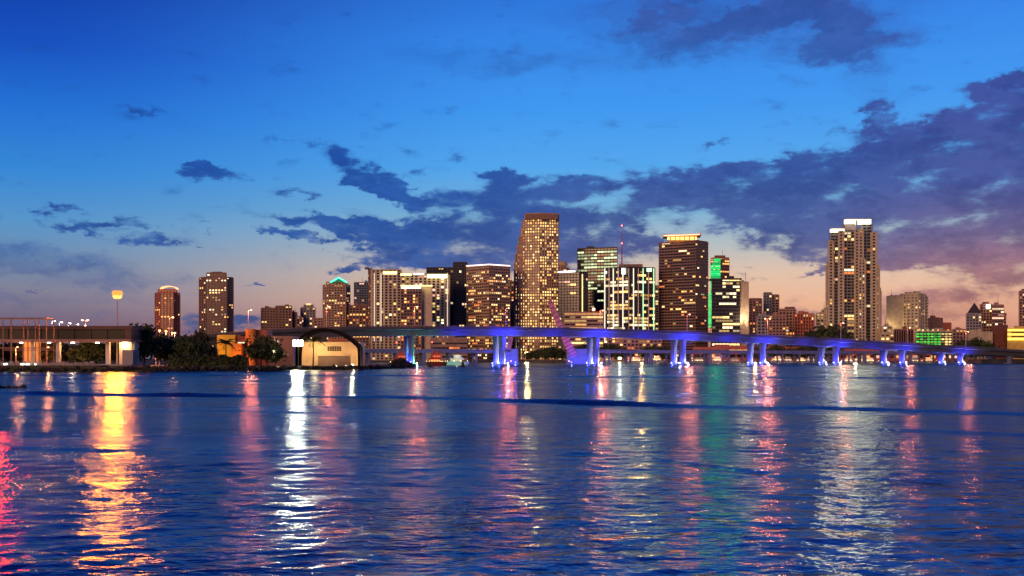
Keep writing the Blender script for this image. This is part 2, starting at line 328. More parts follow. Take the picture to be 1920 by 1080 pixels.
UNIT = {}
def unit_quad(m):
    if m.name not in UNIT:
        q = MB(); q.quad((0,0,0),(1,0,0),(1,0,1),(0,0,1)); UNIT[m.name] = q.mesh('lit_window', m)
    return UNIT[m.name]
def facade_path(v):
    """outline of a volume, seen side first: pts are (px, D) left to right; both flanks run back along the line of sight"""
    pts = [Vector((GX(px, D), D, 0)) for px, D in v['pts']]; mid = (pts[0]+pts[-1])/2; back = v.get('back', 28)
    b = Vector((mid.x/mid.y, 1, 0)).normalized()*back
    return [pts[0]+b]+pts+[pts[-1]+b]
NB = [0]
def building(name, label, cat, vols, group=None):
    """vols: dicts; every volume is a glazed core with real floor bands and piers standing proud of it, and lit rooms behind"""
    f0 = facade_path(vols[0]); base = sum(f0, Vector())/len(f0); z00 = vols[0].get('z0', 1.6); base.z = z00
    t = thing(name, label, cat, base, group); rnd = random.Random(100+NB[0]); NB[0] += 1
    big, small = [], {}
    for v in vols:
        path = facade_path(v); Dn = min(p.y for p in path[1:-1]); z1 = v['z1'] if 'z1' in v else GZ(v['top'], v.get('Dt', Dn)); z0 = v.get('z0', 1.6)
        if 'base' in v: z0 = GZ(v['base'], Dn)
        poly = [(p.x, p.y) for p in path]
        core = MB(); core.prism(poly, z0, z1-.25); core.obj('glazing', v.get('glass', GLASS), t)
        roof = MB(); roof.prism(poly, z1-.2, z1+v.get('para', .9)); roof.obj('roof', v.get('roofm', v['wall']), t)
        if 'top' in v and 'base' not in v and rnd.random() < .8:      # roof plant, vents, aerials
            ctr = sum(path, Vector())/len(path); wx = (path[-2]-path[1]).length
            for k in range(rnd.randint(1, 3)):
                bx_ = MB(); bx_.cbox((ctr.x+rnd.uniform(-.28, .28)*wx, ctr.y+rnd.uniform(-4, 4), z1+.3), wx*rnd.uniform(.1, .26), 6, rnd.uniform(1.6, 4.2)); bx_.obj('roof_plant', v['wall'], t)
            if rnd.random() < .5: bx_ = MB(); p_ = Vector((ctr.x+rnd.uniform(-.3, .3)*wx, ctr.y, z1)); bx_.tube([p_, p_+Vector((0, 0, rnd.uniform(6, 13)))], [.3, .12], 5); bx_.obj('aerial', DARK, t)
        if v.get('plain'):
            w = MB(); cx = sum(p[0] for p in poly)/len(poly); cy = sum(p[1] for p in poly)/len(poly)
            w.prism([(cx+(a-cx)*1.01, cy+(b-cy)*1.01) for a, b in poly], z0, z1-.3); w.obj('wall', v['wall'], t); continue
        fh, bay, band, pier, bd, pd = v.get('fh', 3.6), v.get('bay', 4.2), v.get('band', .42), v.get('pier', .35), v.get('bd', .35), v.get('pd', .5)
        wall = MB(); nf = max(1, int((z1-z0)/fh)); fh = (z1-z0)/nf
        for si in range(len(path)-1):
            p0, p1 = path[si], path[si+1]; d = p1-p0; ln = d.length
            if ln < 1.5: continue
            d.normalize(); n = Vector((d.y, -d.x, 0)); nb = max(1, round(ln/bay)); bw = ln/nb; flank = si in (0, len(path)-2)
            for j in range(nf+1):
                h = band*fh if j < nf else band*fh*.6
                zz = z0+j*fh if j < nf else z1-h
                wall.box(p0+n*bd+Vector((0, 0, zz)), d*ln, -n*(bd+.2), (0, 0, h))
            if pier > 0:
                for i in range(nb+1):
                    pw = pier*bw; s0 = i*bw-pw/2
                    wall.box(p0+d*s0+n*pd+Vector((0, 0, z0)), d*pw, -n*(pd+.3), (0, 0, z1-z0-.1))
            # lit rooms
            lit = v.get('lit')
            if not lit or (flank and not v.get('flanklit')): continue
            p, pal = lit[0], lit[1]; rows = v.get('rows', {}); run = v.get('run', .25)
            for j in range(nf):
                zc = z0+(j+.5)*fh; py = HOR-(zc-CAMZ)*F/p0.y; q = p
                for (ya, yb, pr) in rows:
                    if ya <= py <= yb: q = pr
                q = min(.95, q*1.35); q *= rnd.uniform(.55, 1.45) if v.get('uneven', True) else 1; i = 0
                rowmat = rnd.choice(pal) if rnd.random() < v.get('rowcol', .3) else None
                while i < nb:
                    if rnd.random() < q/(1+run*1.5):
                        k = 1
                        while i+k < nb and rnd.random() < run and k < 5: k += 1
                        pw = pier*bw; a = p0+d*(i*bw+pw/2+.05)+n*.1+Vector((0, 0, z0+j*fh+band*fh+.05)); w = k*bw-pw-.1; h = (1-band)*fh-.15
                        if band < .2: h *= .62
                        m = rowmat or rnd.choice(pal)
                        (big.append((a, d, n, w, h, m)) if w*F/p0.y >= 6 and len(big) < 290 else small.setdefault(m.name, []).append((a, d, n, w, h, m)))
                        i += k
                    else: i += 1
        wall.obj('facade', v['wall'], t, kind='stuff')
    for (a, d, n, w, h, m) in big:
        o = bpy.data.objects.new('lit_window', unit_quad(m)); COL.objects.link(o); o.parent = t; l = a-base
        o.matrix_basis = Matrix(((d.x*w, -n.x, 0, l.x), (d.y*w, -n.y, 0, l.y), (0, 0, h, l.z), (0, 0, 0, 1)))
    for k, ws in small.items():
        q = MB()
        for (a, d, n, w, h, m) in ws: q.quad(a, a+d*w, a+d*w+Vector((0, 0, h)), a+Vector((0, 0, h)))
        q.obj('lit_windows', ws[0][5], t, kind='stuff')
    return t
def flat(x0, x1, D, **k): return dict(pts=[(x0, D), (x1, D)], **k)
def bar(t, name, m, x0, x1, y0, y1, D, depth=2, proud=.6):       # a box part seen from (x0,y0) to (x1,y1) at distance D
    q = MB(); a = P(x0, y1, D-proud); q.box(a, (GX(x1, D)-GX(x0, D), 0, 0), (0, depth, 0), (0, 0, GZ(y0, D)-GZ(y1, D))); return q.obj(name, m, t)
def ray_len(x0, x1, D): return GX(x1, D)-GX(x0, D)
S = 'downtown skyline towers'

# ------------------------------------------------------------------ ground
def sheet(name, poly, z0, z1, m, label):
    q = MB(); q.prism(poly, z0, z1); o = q.obj(name, m); o['kind'] = 'structure'; o['label'] = label; return o
EARTH = mat('dark_shore_soil', (.045, .04, .03), rough=.95, var=.4, scale=.15, bump=.4); ASPH = mat('city_asphalt', (.06, .055, .05), var=.3, scale=.02); GRASSM = mat('park_lawn', (.05, .065, .025), var=.4, scale=.08)
city = [(GX(-900, 1010), 1010), (GX(520, 985), 985), (GX(1400, 985), 985), (GX(1700, 950), 950), (GX(2700, 950), 950), (3800, 6000), (-3800, 6000)]
sheet('city_ground', city, -3, 1.6, ASPH, 'paved city waterfront under the towers')
isl = [(GX(-500, 300), 300), (GX(0, 309), 309), (GX(200, 311), 311), (GX(330, 322), 322), (GX(480, 340), 340), (GX(560, 352), 352), (GX(690, 372), 372), (GX(760, 425), 425), (GX(775, 452), 452), (GX(760, 500), 500), (GX(690, 540), 540), (GX(560, 640), 640), (GX(300, 900), 900), (GX(-500, 900), 900)]
sheet('island_ground', isl, -3, 1.3, GRASSM, 'low dark island shore at the left')
cz = [(GX(1840, 792), 792), (GX(1960, 786), 786), (GX(2500, 780), 780), (GX(2500, 940), 940), (GX(1795, 930), 930)]
sheet('causeway_ground', cz, -3, 3.4, EARTH, 'dark bank where the bridge comes down at the right')

# ------------------------------------------------------------------ skyline, left to right
b = building('apartment_tower', 'reddish apartment tower with glowing rounded roof above the park trees', 'tower',
    [dict(pts=[(291,1508),(301,1500),(325,1500),(337,1510)], top=549, wall=BRICK, fh=3.3, bay=4.6, band=.4, pier=.4, lit=(.07, RED), run=.15), dict(pts=[(297,1508),(331,1508)], top=543, base=549.5, back=18, wall=BRICK, fh=3.3, bay=4.6, lit=(.03, RED))], S)
q = MB()
for k in range(9):
    a0, a1 = math.pi*k/9, math.pi*(k+1)/9; c = P(315, 543.5, 1506); R = ray_len(300, 330, 1506)/2
    q.box(c+Vector((-R*math.cos(a0), 0, .9+R*.36*math.sin(a0))), (R*(math.cos(a0)-math.cos(a1)), 0, R*.36*(math.sin(a1)-math.sin(a0))), (0, 12, 0), (0, 0, .9))
q.obj('roof_arch', emit('orange_roof_light', (1, .42, .16), 2.2), b)
b = building('apartment_tower', 'tall dark brown apartment tower with stepped hipped top left of the orange museum', 'tower',
    [dict(pts=[(374,1432),(386,1424),(425,1424),(437,1434)], top=520, wall=BROWN, fh=3.3, bay=4.4, band=.42, pier=.42, lit=(.13, OFFICE), run=.35, rows=[(515,530,.3)]), dict(pts=[(388,1430),(424,1430)], top=512, base=520.5, back=20, wall=BROWN, fh=3.3, lit=(.1, OFFICE))], S)
q = MB(); c0 = [(GX(390,1432),1432),(GX(421,1432),1432),(GX(421,1450),1450),(GX(390,1450),1450)]; c1 = [(GX(398,1432),1436),(GX(413,1432),1436),(GX(413,1450),1446),(GX(398,1450),1446)]
q.prism(c0, GZ(511.4,1430), GZ(508.6,1430), c1); q.obj('hipped_roof', BROWN, b)
building('hotel_block', 'stepped brown hotel block with scattered lit rooms right of a bridge lamp', 'hotel',
    [flat(490,517,1480, top=578, wall=BROWN, lit=(.1, WARM)), flat(517,547,1476, top=574, wall=BROWN, lit=(.2, OFFICE)), flat(547,557,1482, top=586, wall=BROWN, lit=(.2, OFFICE)), flat(557,566,1484, top=594, wall=BROWN, lit=(.3, OFFICE))], S)
b = building('office_tower', 'small grey tower with a lit roof box between the brown hotel and the green-roofed tower', 'tower', [flat(564,591,1500, top=577, wall=GREY, glass=BGLASS, band=.3, lit=(.12, OFFICE)), flat(570,587,1505, top=572, base=577.5, back=14, wall=GREY, lit=(0, OFFICE))], S)
bar(b, 'roof_light', W_YEL, 574, 582, 569, 571.6, 1503, 6)
building('low_block', 'low pinkish block with two bright lamps left of the green-roofed tower', 'block', [flat(589,607,1490, top=597, wall=ROSE, lit=(.2, [W_WHITE]))], S)
b = building('office_tower', 'brown tower with green neon peaked roof', 'tower',
    [dict(pts=[(606,1405),(616,1398),(648,1398),(656,1408)], top=534, wall=TAN, fh=3.4, bay=4.2, band=.45, pier=.42, lit=(.13, WARM), run=.5, rows=[(548,552,.5),(563,570,.5)]), dict(pts=[(612,1404),(651,1404)], top=529, base=534.5, back=20, wall=TAN, lit=(.05, WARM))], S)
q = MB(); yb, yt = GZ(529,1402), GZ(521,1402); q.prism([(GX(620,1402),1402),(GX(650,1402),1402),(GX(650,1402),1424),(GX(620,1402),1424)], yb, yt, [(GX(632,1402),1402),(GX(637,1402),1402),(GX(637,1402),1424),(GX(632,1402),1424)]); q.obj('peaked_roof', mat('green_roof_copper', (.05, .25, .15)), b)
q = MB(); q.tube([P(619,529.5,1401), P(627,525.5,1401), P(635,520.6,1401), P(643,525.5,1401), P(651,530,1401)], .8, 6); q.obj('neon_rim', E_TEAL, b)
building('office_tower', 'flat-topped blue slate tower behind the green-roofed tower', 'tower', [flat(664,697,1560, top=530, wall=SLATE, glass=BGLASS, bay=3.6, band=.3, pier=.2, lit=(.04, [W_PINK]))], S)
building('office_block', 'dim brown lower block left of the cream hotel with an orange lit corner', 'block', [flat(655,692,1380, top=573, wall=BROWN, lit=(.06, RED), rows=[(590,614,.16)])], S)
# cream waterfront hotel: wide, ribbed, with lit cornice
b = building('hotel_tower', 'wide cream hotel tower with yellow lit cornice behind the dark-fronted block', 'hotel',
    [flat(697,752,1290, top=506, wall=CREAM, fh=3.4, bay=5.6, band=.3, pier=.42, bd=.5, pd=.9, lit=(.13, OFFICE), run=.12), flat(752,842,1296, top=516, wall=CREAM, fh=3.4, bay=5.4, band=.3, pier=.42, bd=.5, pd=.9, lit=(.16, OFFICE), run=.1),
     dict(pts=[(691,1312),(697,1291)], top=503, back=20, wall=BROWN, fh=3.4, bay=5, lit=(.25, WARM))], S)
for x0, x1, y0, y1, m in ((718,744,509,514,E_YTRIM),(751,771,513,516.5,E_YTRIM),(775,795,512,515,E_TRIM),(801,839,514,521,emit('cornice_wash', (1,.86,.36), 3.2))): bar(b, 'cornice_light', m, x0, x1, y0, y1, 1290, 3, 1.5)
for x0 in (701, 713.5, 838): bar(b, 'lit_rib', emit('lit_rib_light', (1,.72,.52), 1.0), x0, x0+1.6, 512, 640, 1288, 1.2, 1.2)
b = building('hotel_wing', 'dark-fronted wing with a white lit band and blank cream end wall', 'hotel',
    [flat(752,790,1230, top=541, wall=BROWN, glass=GLASS, bay=3.4, band=.4, pier=.3, lit=(.22, RED), run=.1, rows=[(575,660,.35)]), flat(790,810,1236, top=537, wall=CREAM, plain=True)], S)
bar(b, 'roof_band', E_TRIM, 752, 789, 537.5, 541, 1229, 3, 1.0); bar(b, 'roof_edge', E_YTRIM, 751, 810, 534.5, 536, 1229, 6, .5)
building('office_tower', 'black slab tower rising behind the lit cornice of the cream hotel', 'tower', [flat(800,850,1400, top=502, wall=DARK, bay=4, band=.25, pier=.2, lit=(.05, OFFICE)), flat(822,832,1398, top=503, base=506, back=4, wall=DARK, lit=(.9,[W_YEL]))], S)
building('office_tower', 'slender near-black tower beside the brown corner tower with white roofline', 'tower', [flat(850,876,1360, top=492, wall=DARK, bay=4, band=.25, pier=.3, lit=(.05, OFFICE))], S)
b = building('office_tower', 'brown stone corner tower with white lit peaked roofline', 'tower',
    [dict(pts=[(875,1330),(917,1300),(956,1322)], top=497, wall=TAN, fh=3.7, bay=3.6, band=.5, pier=.22, bd=.5, pd=.35, lit=(.2, WARM), run=.35, rows=[(497,513,0),(514,526,.38),(527,533,.55),(548,556,.4),(578,590,.45),(600,660,.42)])], S)
q = MB(); q.tube([P(874.5,498.6,1330), P(917,495.8,1299.5), P(956.5,498.4,1321.5)], .75, 6); q.obj('roof_trim', E_TRIM, b)
building('office_tower', 'thin sliver of a rose tower squeezed left of the tallest stepped tower', 'tower', [flat(954,968,1480, top=528, wall=ROSE, lit=(.12, WARM))], S)
# tallest stepped tower
G3 = dict(wall=TAN, fh=3.75, bay=3.3, band=.4, pier=.46, bd=.45, pd=.3, run=.04, uneven=True)
rowsO = [(398,413,0),(414,440,.72),(441,446,.45),(447,456,.65),(457,462,.12),(463,480,.38),(481,500,.78),(501,512,.45),(513,528,.55),(529,540,.12),(541,552,.32),(553,560,.92),(561,600,.45),(601,660,.55)]
b = building('office_tower', 'tallest brown stepped tower with hundreds of golden lit windows', 'tower',
    [dict(pts=[(984,1356),(1012,1350),(1047,1356)], top=400, lit=(.5, [W_WARM, W_YEL, W_YEL]), rows=rowsO, **G3)] +
    [dict(pts=[(x, 1357.5), (984.5, 1356.5)], top=y, back=24, lit=(.2, WARM), rows=[(553,560,.8),(561,660,.35)], **G3) for x, y in ((980,414),(976.5,428),(973,444),(970,460),(966.5,476),(964.5,492))], S)
bar(b, 'plant_screen', BROWN, 985, 1046, 401, 411, 1349, 20, 3)
b = building('office_tower', 'distant tower with round lit roof drum between the tallest tower and the dark glass tower', 'tower', [flat(1046,1062,1620, top=497, wall=TAN, lit=(.1, WARM)), flat(1056,1068,1622, top=503, wall=TAN, lit=(.1, WARM))], S)
q = MB(); c = P(1055, 500, 1628); q.tube([c, c+Vector((0,0,6)), c+Vector((0,0,8.5))], [7, 7, 4], 14); q.obj('roof_drum', mat('lit_drum_stone', (.5,.4,.25)), b)
b = building('office_tower', 'dark blue glass tower with white roofline and a gold lit stair strip', 'tower',
    [dict(pts=[(1047,1310),(1086,1300),(1102,1312)], top=510, wall=DARK, glass=BGLASS, bay=3.8, band=.3, pier=.15, lit=(.05, OFFICE), run=.2, rows=[(520,526,.5),(527,545,.1)])], S)
q = MB(); q.tube([P(1047,510,1309), P(1078,508.6,1301)], .7, 6); q.obj('roof_trim', E_COOL, b)
bar(b, 'stair_light', W_YEL, 1091, 1093, 514, 592, 1300, 1, .8)
b = building('office_tower', 'dark office tower with green-white bands of lit floors', 'tower',
    [dict(pts=[(1083,1410),(1120,1400),(1157,1392)], top=464, Dt=1392, wall=DARK, glass=GLASS, fh=4.1, bay=4.4, band=.42, pier=.1, lit=(.4, [W_GREENW]), run=.7, rows=[(463,470,0),(471,512,.8),(513,545,.55),(546,660,.12)])], S)
b = building('office_tower', 'glass tower with bright white vertical ribs and floodlit top', 'tower',
    [dict(pts=[(1133,1250),(1178,1232),(1228,1244)], top=501, wall=DARK, fh=3.9, bay=4.2, band=.34, pier=.1, lit=(.28, [W_YEL, W_WARM, W_WHITE]), run=.55, rows=[(497,506,0),(580,660,.55)]), dict(pts=[(1160,1240),(1205,1238)], top=496.5, base=501.5, back=16, wall=BROWN, plain=True)], S)
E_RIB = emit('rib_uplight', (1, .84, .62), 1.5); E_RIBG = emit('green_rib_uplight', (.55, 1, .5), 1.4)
for k, x in enumerate((1134, 1142, 1150, 1159, 1168, 1179, 1188, 1197, 1206, 1216, 1226)):
    Dx = 1250-(x-1133)*.4 if x < 1178 else 1232+(x-1178)*.24
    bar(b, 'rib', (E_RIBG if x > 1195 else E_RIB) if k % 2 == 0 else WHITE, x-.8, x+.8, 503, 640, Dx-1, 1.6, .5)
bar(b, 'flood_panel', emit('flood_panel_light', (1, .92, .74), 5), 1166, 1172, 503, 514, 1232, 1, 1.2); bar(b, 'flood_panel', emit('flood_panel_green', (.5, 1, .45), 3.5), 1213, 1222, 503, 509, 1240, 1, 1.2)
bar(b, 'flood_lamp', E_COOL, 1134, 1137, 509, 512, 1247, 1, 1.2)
m_ = thing('radio_mast', 'tall thin red-tipped radio mast above the white ribbed tower', 'mast', P(1166, 503, 1300))
q = MB(); q.tube([P(1166, 503, 1300), P(1166, 462, 1300), P(1166, 424, 1300)], [.9, .6, .3], 6); q.obj('pole', mat('red_mast_paint', (.45, .06, .05)), m_)
for y in (423, 456): q = MB(); q.ball(P(1166, y, 1299.5), .9, 8, 5); q.obj('beacon', E_RED, m_)
q = MB(); q.cbox(P(1166, 640, 1300), 14, 14, GZ(502.6,1300)-GZ(640,1300)); q.obj('base_block', DARK, m_)
b = building('hotel_block', 'low waterfront block with orange lit floors in front of the dark towers', 'block', [flat(1058,1131,1140, top=586, wall=TAN, fh=4, bay=6, band=.5, pier=.06, lit=(.75, [W_WARM, W_YEL]), run=.85)], S)
q = MB(); q.ball(P(1113, 580, 1139), 1.6, 8, 6); q.obj('roof_beacon', emit('roof_beacon_light', (1,.25,.12), 14), b); q = MB(); q.tube([P(1113, 586, 1139), P(1113, 581, 1139)], .3, 6); q.obj('beacon_pole', METAL, b)
building('apartment_tower', 'narrow beige lit tower strip left of the gold-crowned tower', 'tower', [flat(1228,1242,1420, top=536, wall=CREAM, fh=3.4, bay=5, lit=(.5, [W_YEL])) ], S)
b = building('office_tower', 'broad brown banded tower with golden floodlit crown', 'tower',
    [dict(pts=[(1236,1268),(1304,1240),(1327,1258)], top=451, Dt=1240, wall=BROWN, fh=3.5, bay=3.8, band=.46, pier=.06, bd=.8, pd=.3, lit=(.06, WARM), run=.35, rows=[(548,560,.2),(515,530,.12)]),
     dict(pts=[(1254,1262),(1307,1252)], top=441, base=452, back=20, wall=CREAM, plain=True)], S)
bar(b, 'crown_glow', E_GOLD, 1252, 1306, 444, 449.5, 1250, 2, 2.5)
q = MB(); a = [(GX(1244,1250),1254),(GX(1312,1250),1240),(GX(1318,1250),1268),(GX(1250,1250),1280)]; q.prism(a, GZ(442.5,1250), GZ(439.5,1250)); q.obj('crown_slab', mat('crown_slab_stone', (.6,.35,.25)), b)
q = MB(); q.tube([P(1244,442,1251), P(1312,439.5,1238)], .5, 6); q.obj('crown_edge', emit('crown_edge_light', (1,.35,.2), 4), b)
for i in range(6): bar(b, 'crown_fin', CREAM, 1256+i*9, 1258+i*9, 443, 450, 1247, 1, .5)
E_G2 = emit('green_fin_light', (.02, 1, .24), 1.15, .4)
b = building('office_tower', 'tower washed in green light behind the black banded block', 'tower', [dict(pts=[(1333,1420),(1350,1410),(1367,1416)], top=483, wall=BRICK, fh=3.6, bay=3.6, band=.45, pier=.15, lit=(.3, [W_WARM]), run=.4), flat(1340,1360,1418, top=480, base=484, back=10, wall=BROWN, plain=True)], S)
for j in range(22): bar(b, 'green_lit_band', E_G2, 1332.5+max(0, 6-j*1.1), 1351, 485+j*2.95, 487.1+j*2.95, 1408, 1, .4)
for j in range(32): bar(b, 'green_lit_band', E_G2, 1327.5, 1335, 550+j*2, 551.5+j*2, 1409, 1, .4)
b = building('office_block', 'black banded office block with a floodlit cream end wall', 'block',
    [flat(1335,1387,1200, top=523, wall=DARK, fh=3.9, bay=4.2, band=.4, pier=.08, lit=(.22, [W_YEL, W_WHITE]), run=.6, rows=[(550,560,.6),(592,660,.5)]), flat(1387,1404,1204, top=529, wall=CREAM, plain=True)], S)
bar(b, 'roof_overhang', DARK, 1334, 1391, 521.5, 524.5, 1198, 20, 1)
def wall_flood(t, px, py, Dw, power, col, arm=9):
    lamp('wall_floodlight', P(px, py, Dw-arm), power, col, t, .6); q = MB(); q.cbox(P(px, py+1.6, Dw-arm), 2, 1, .8); q.obj('floodlight_body', DSTEEL, t)
    q = MB(); q.box(P(px, py+1.5, Dw-arm), (.4, 0, 0), (0, arm, 0), (0, 0, .4)); q.obj('floodlight_arm', DSTEEL, t)
wall_flood(b, 1396, 600, 1203, 26000, (1, .72, .42))
building('office_tower', 'brown tower with pinkish lights right of the floodlit cream wall', 'tower', [flat(1405,1428,1380, top=560, wall=ROSE, bay=4, pier=.5, lit=(.1, RED))], S)
building('apartment_tower', 'slim grey and rose tower standing over the low rose blocks', 'tower', [flat(1432,1447,1420, top=549, wall=GREY, glass=BGLASS, bay=3.8, lit=(.08, WARM)), flat(1447,1460,1424, top=553, wall=ROSE, lit=(.04, WARM))], S)
building('office_block', 'wide dim grey block at the foot of the slim grey tower', 'block', [flat(1420,1442,1160, top=592, wall=GREY, lit=(0, WARM))], S)
building('office_block', 'wide pinkish stone block with even rows of dark windows', 'block', [flat(1442,1473,1150, top=592, wall=ROSE, fh=3.3, bay=3.4, lit=(.03, WARM))], S)
building('courthouse_block', 'rose block with a raised roof storey and a bright lit row at street level', 'block', [flat(1461,1492,1240, top=580, wall=ROSE, lit=(.08, WARM)), flat(1472,1490,1244, top=576.5, base=580.5, back=12, wall=BROWN, lit=(0, WARM)), flat(1473,1492,1236, z1=GZ(612,1236), wall=ROSE, lit=(0, WARM), rows=[(613,640,.9)])], S)
building('office_block', 'red-brown pilastered block left of the twin-crowned tower', 'block', [flat(1490,1526,1200, top=589, wall=BRICK, fh=3.8, bay=3.2, band=.3, pier=.5, lit=(.08, WARM), rows=[(590,596,.4)])], S)
building('apartment_block', 'pale block with yellow lit windows against the twin-crowned tower', 'block', [flat(1531,1552,1210, top=588, wall=PALE, lit=(.25, [W_YEL])), flat(1541,1552,1214, top=581, wall=PALE, lit=(.1, [W_YEL]))], S)
# twin-crowned tower
A1 = dict(wall=PALE, fh=3.25, bay=3.6, band=.45, pier=.5, run=.05); A2 = dict(wall=GREY, glass=BGLASS, fh=3.25, bay=4.4, band=.3, pier=.14, bd=1.0, run=.5)
b = building('apartment_tower', 'tall cream balcony tower with two blazing white crowns', 'tower',
    [flat(1554,1562,1086, top=452, lit=(.1, WARM), **A1), flat(1557.5,1573,1092, top=436, lit=(.12, OFFICE), **A2), flat(1573,1581,1084, top=434, lit=(.08, OFFICE), **A1), flat(1581,1603,1092, top=424, lit=(.22, WARM), rows=[(447,452,.7),(484,490,.5),(503,515,.7),(548,560,.6),(590,610,.5)], **A2),
     flat(1603,1618,1080, top=432, lit=(.1, WARM), **A1), flat(1616,1634,1090, top=420.5, lit=(.1, WARM), **A2), flat(1634,1643,1084, top=436, lit=(.06, WARM), **A1), flat(1549.5,1556,1090, top=497, lit=(.12, WARM), **A1), flat(1643,1651,1088, top=545, lit=(.3, [W_YEL]), **A1),
     flat(1610,1622,1074, top=486, lit=(.1, WARM), **A1), flat(1640,1648,1086, top=497, lit=(.12, WARM), **A1)], S)
bar(b, 'crown', E_CROWN, 1559.5, 1583, 428.8, 435.6, 1089, 6, .5); bar(b, 'crown', E_CROWN, 1586, 1606, 411, 419, 1086, 6, .5); bar(b, 'crown', E_CROWN, 1606.5, 1633.5, 411.2, 420, 1086, 6, .8)
for x in range(1560, 1583, 3): bar(b, 'crown_mullion', GREY, x, x+.7, 429, 437, 1088, .5, .3)
for x in range(1587, 1633, 3): bar(b, 'crown_mullion', GREY, x, x+.7, 411.5, 421, 1084.5, .5, .3)
bar(b, 'crown_cap', PALE, 1559, 1583.6, 427.4, 428.6, 1088, 8, .5); bar(b, 'crown_cap', PALE, 1585.5, 1634, 409.6, 410.8, 1084.5, 9, .5)
bar(b, 'crown_fin', GREY, 1605.8, 1607.2, 413, 432, 1078, 2, .5); bar(b, 'crown_shaft', GREY, 1584, 1606, 419, 432, 1090, 8, 0)
b = building('apartment_tower', 'pale blank-sided hotel tower with curved balconied right half', 'hotel',
    [flat(1662,1692,1180, top=556, wall=PALE, plain=True), dict(pts=[(1688,1183),(1700,1176),(1722,1172),(1734,1180)], top=551, wall=PALE, fh=3.6, bay=4.6, band=.5, pier=.5, lit=(.14, [W_YEL, W_WARM])), flat(1724,1738,1186, top=556, wall=PALE, fh=3.6, band=.3, bd=1.6, pier=.2, lit=(.12, WARM))], S)
wall_flood(b, 1674, 618, 1179, 16000, (1, .66, .3))
building('office_block', 'plain brown block with a lower step right of the pale hotel tower', 'block', [flat(1737,1768,1320, top=597, wall=BROWN, plain=True), flat(1766,1784,1324, top=606, wall=BRICK, plain=True)], S)
building('office_block', 'dark grid-fronted box building left of the green-lit garage', 'block', [flat(1676,1712,1060, top=618, wall=BROWN, glass=GLASS, fh=12, bay=2.6, band=.06, pier=.3, lit=None)], S)
building('low_block', 'low cream lit building with a bright roof terrace beside the twin-crowned tower', 'block', [flat(1651,1677,1070, top=626, wall=PALE, lit=(.3, [W_YEL]), rows=[(620,632,.9)]), flat(1655,1672,1076, top=612, wall=PALE, lit=(.5, [W_YEL, W_WHITE]))], S)
b = building('parking_garage', 'open parking garage washed in bright green light', 'garage', [flat(1718,1786,1040, top=621, wall=mat('garage_concrete', (.3,.34,.28)), fh=2.9, bay=6.5, band=.4, pier=.1, lit=None)], S)
for j in range(5):
    for k in range(10):
        if random.random() < .85: bar(b, 'green_lit_bay', emit('garage_green_light', (.1,1,.08), 1.3, .3) if k < 7 and 'garage_green_light' not in bpy.data.materials else bpy.data.materials['garage_green_light'] if k < 7 else W_YEL, 1719+k*6.7, 1723.4+k*6.7, 625+j*4.8, 627.6+j*4.8, 1039, .5, .4)
for k in range(7): bar(b, 'roof_lamp', W_ORANGE if k > 3 else W_YEL, 1720+k*9.5, 1722.5+k*9.5, 617.6, 620.4, 1039, 1, 1)
building('low_block', 'cream low block with an orange lit side right of the green garage', 'block', [flat(1786,1812,1100, top=618, wall=ROSE, lit=(.25, RED)), flat(1806,1861,1108, top=623, wall=PALE, plain=True)], S)
b = building('office_tower', 'tower with a dark pyramid roof right of the green garage', 'tower', [flat(1812,1840,1300, top=588, wall=GREY, glass=BGLASS, lit=(.2, OFFICE), rows=[(600,660,.08)])], S)
q = MB(); q.prism([(GX(1814,1299),1299),(GX(1840,1299),1299),(GX(1840,1322),1322),(GX(1814,1322),1322)], GZ(586,1300), GZ(567,1300), [(GX(1826.5,1310),1310),(GX(1827.5,1310),1310),(GX(1827.5,1311),1311),(GX(1826.5,1311),1311)]); q.obj('pyramid_roof', mat('dark_roof_metal', (.07,.05,.06)), b)
b = building('office_tower', 'rose tower with a square white lit sign at its top corner', 'tower', [flat(1838,1860,1330, top=571, wall=ROSE, fh=3.6, lit=(.04, WARM))], S)
bar(b, 'lit_sign', E_CROWN, 1849.5, 1857, 570.5, 579, 1328, 1, .8)
building('office_tower', 'rose tower with stacked white lit floor bands near the right edge', 'tower', [flat(1860,1882,1310, top=572, wall=ROSE, fh=3.8, band=.5, pier=.06, lit=(.8, [W_WHITE, W_PINK]), run=.9, rows=[(570,580,0)]), flat(1880,1886,1312, top=592, wall=ROSE, fh=3.8, band=.5, pier=.06, lit=(.6, [W_WHITE, W_PINK]), run=.8)], S)
building('office_block', 'windowless dark red-brown block in front of the banded rose tower', 'block', [flat(1859,1890,1120, top=611, wall=mat('dark_red_brick', (.16,.06,.05)), plain=True)], S)
E_YB = emit('yellow_gallery_light', (1,.72,.12), 1.6)
b = building('garage_block', 'yellow lit building with two dark window slots at the right edge', 'garage', [flat(1889,1960,1090, top=616, wall=mat('yellow_stucco', (.6,.42,.12)), plain=True)], S)
for y0, y1 in ((617,621),(625,629),(633,638)): bar(b, 'lit_gallery', E_YB, 1890, 1958, y0, y1, 1089, 1, 1.2)
for y0 in (622, 630): bar(b, 'window_slot', DARK, 1897, 1958, y0, y0+2.2, 1089, 1, 1.4)
building('office_tower', 'brown tower cut off by the right edge of the picture', 'tower', [flat(1911,1950,1350, top=546, wall=ROSE, lit=(.15, OFFICE)), flat(1915,1940,1352, top=543, base=546.5, back=12, wall=BROWN, plain=True)], S)
def bay_streak(px, py, D_, power, col, r=5):  # unseen spots added at the towers, facing the bay to streak the water
    lamp('bay_streak_spot', P(px, py, D_), power/17, (col[0], col[1]*.95, col[2]*.75), None, r, spot=70, aim=(GX(px, D_)*.1, 30, 0))
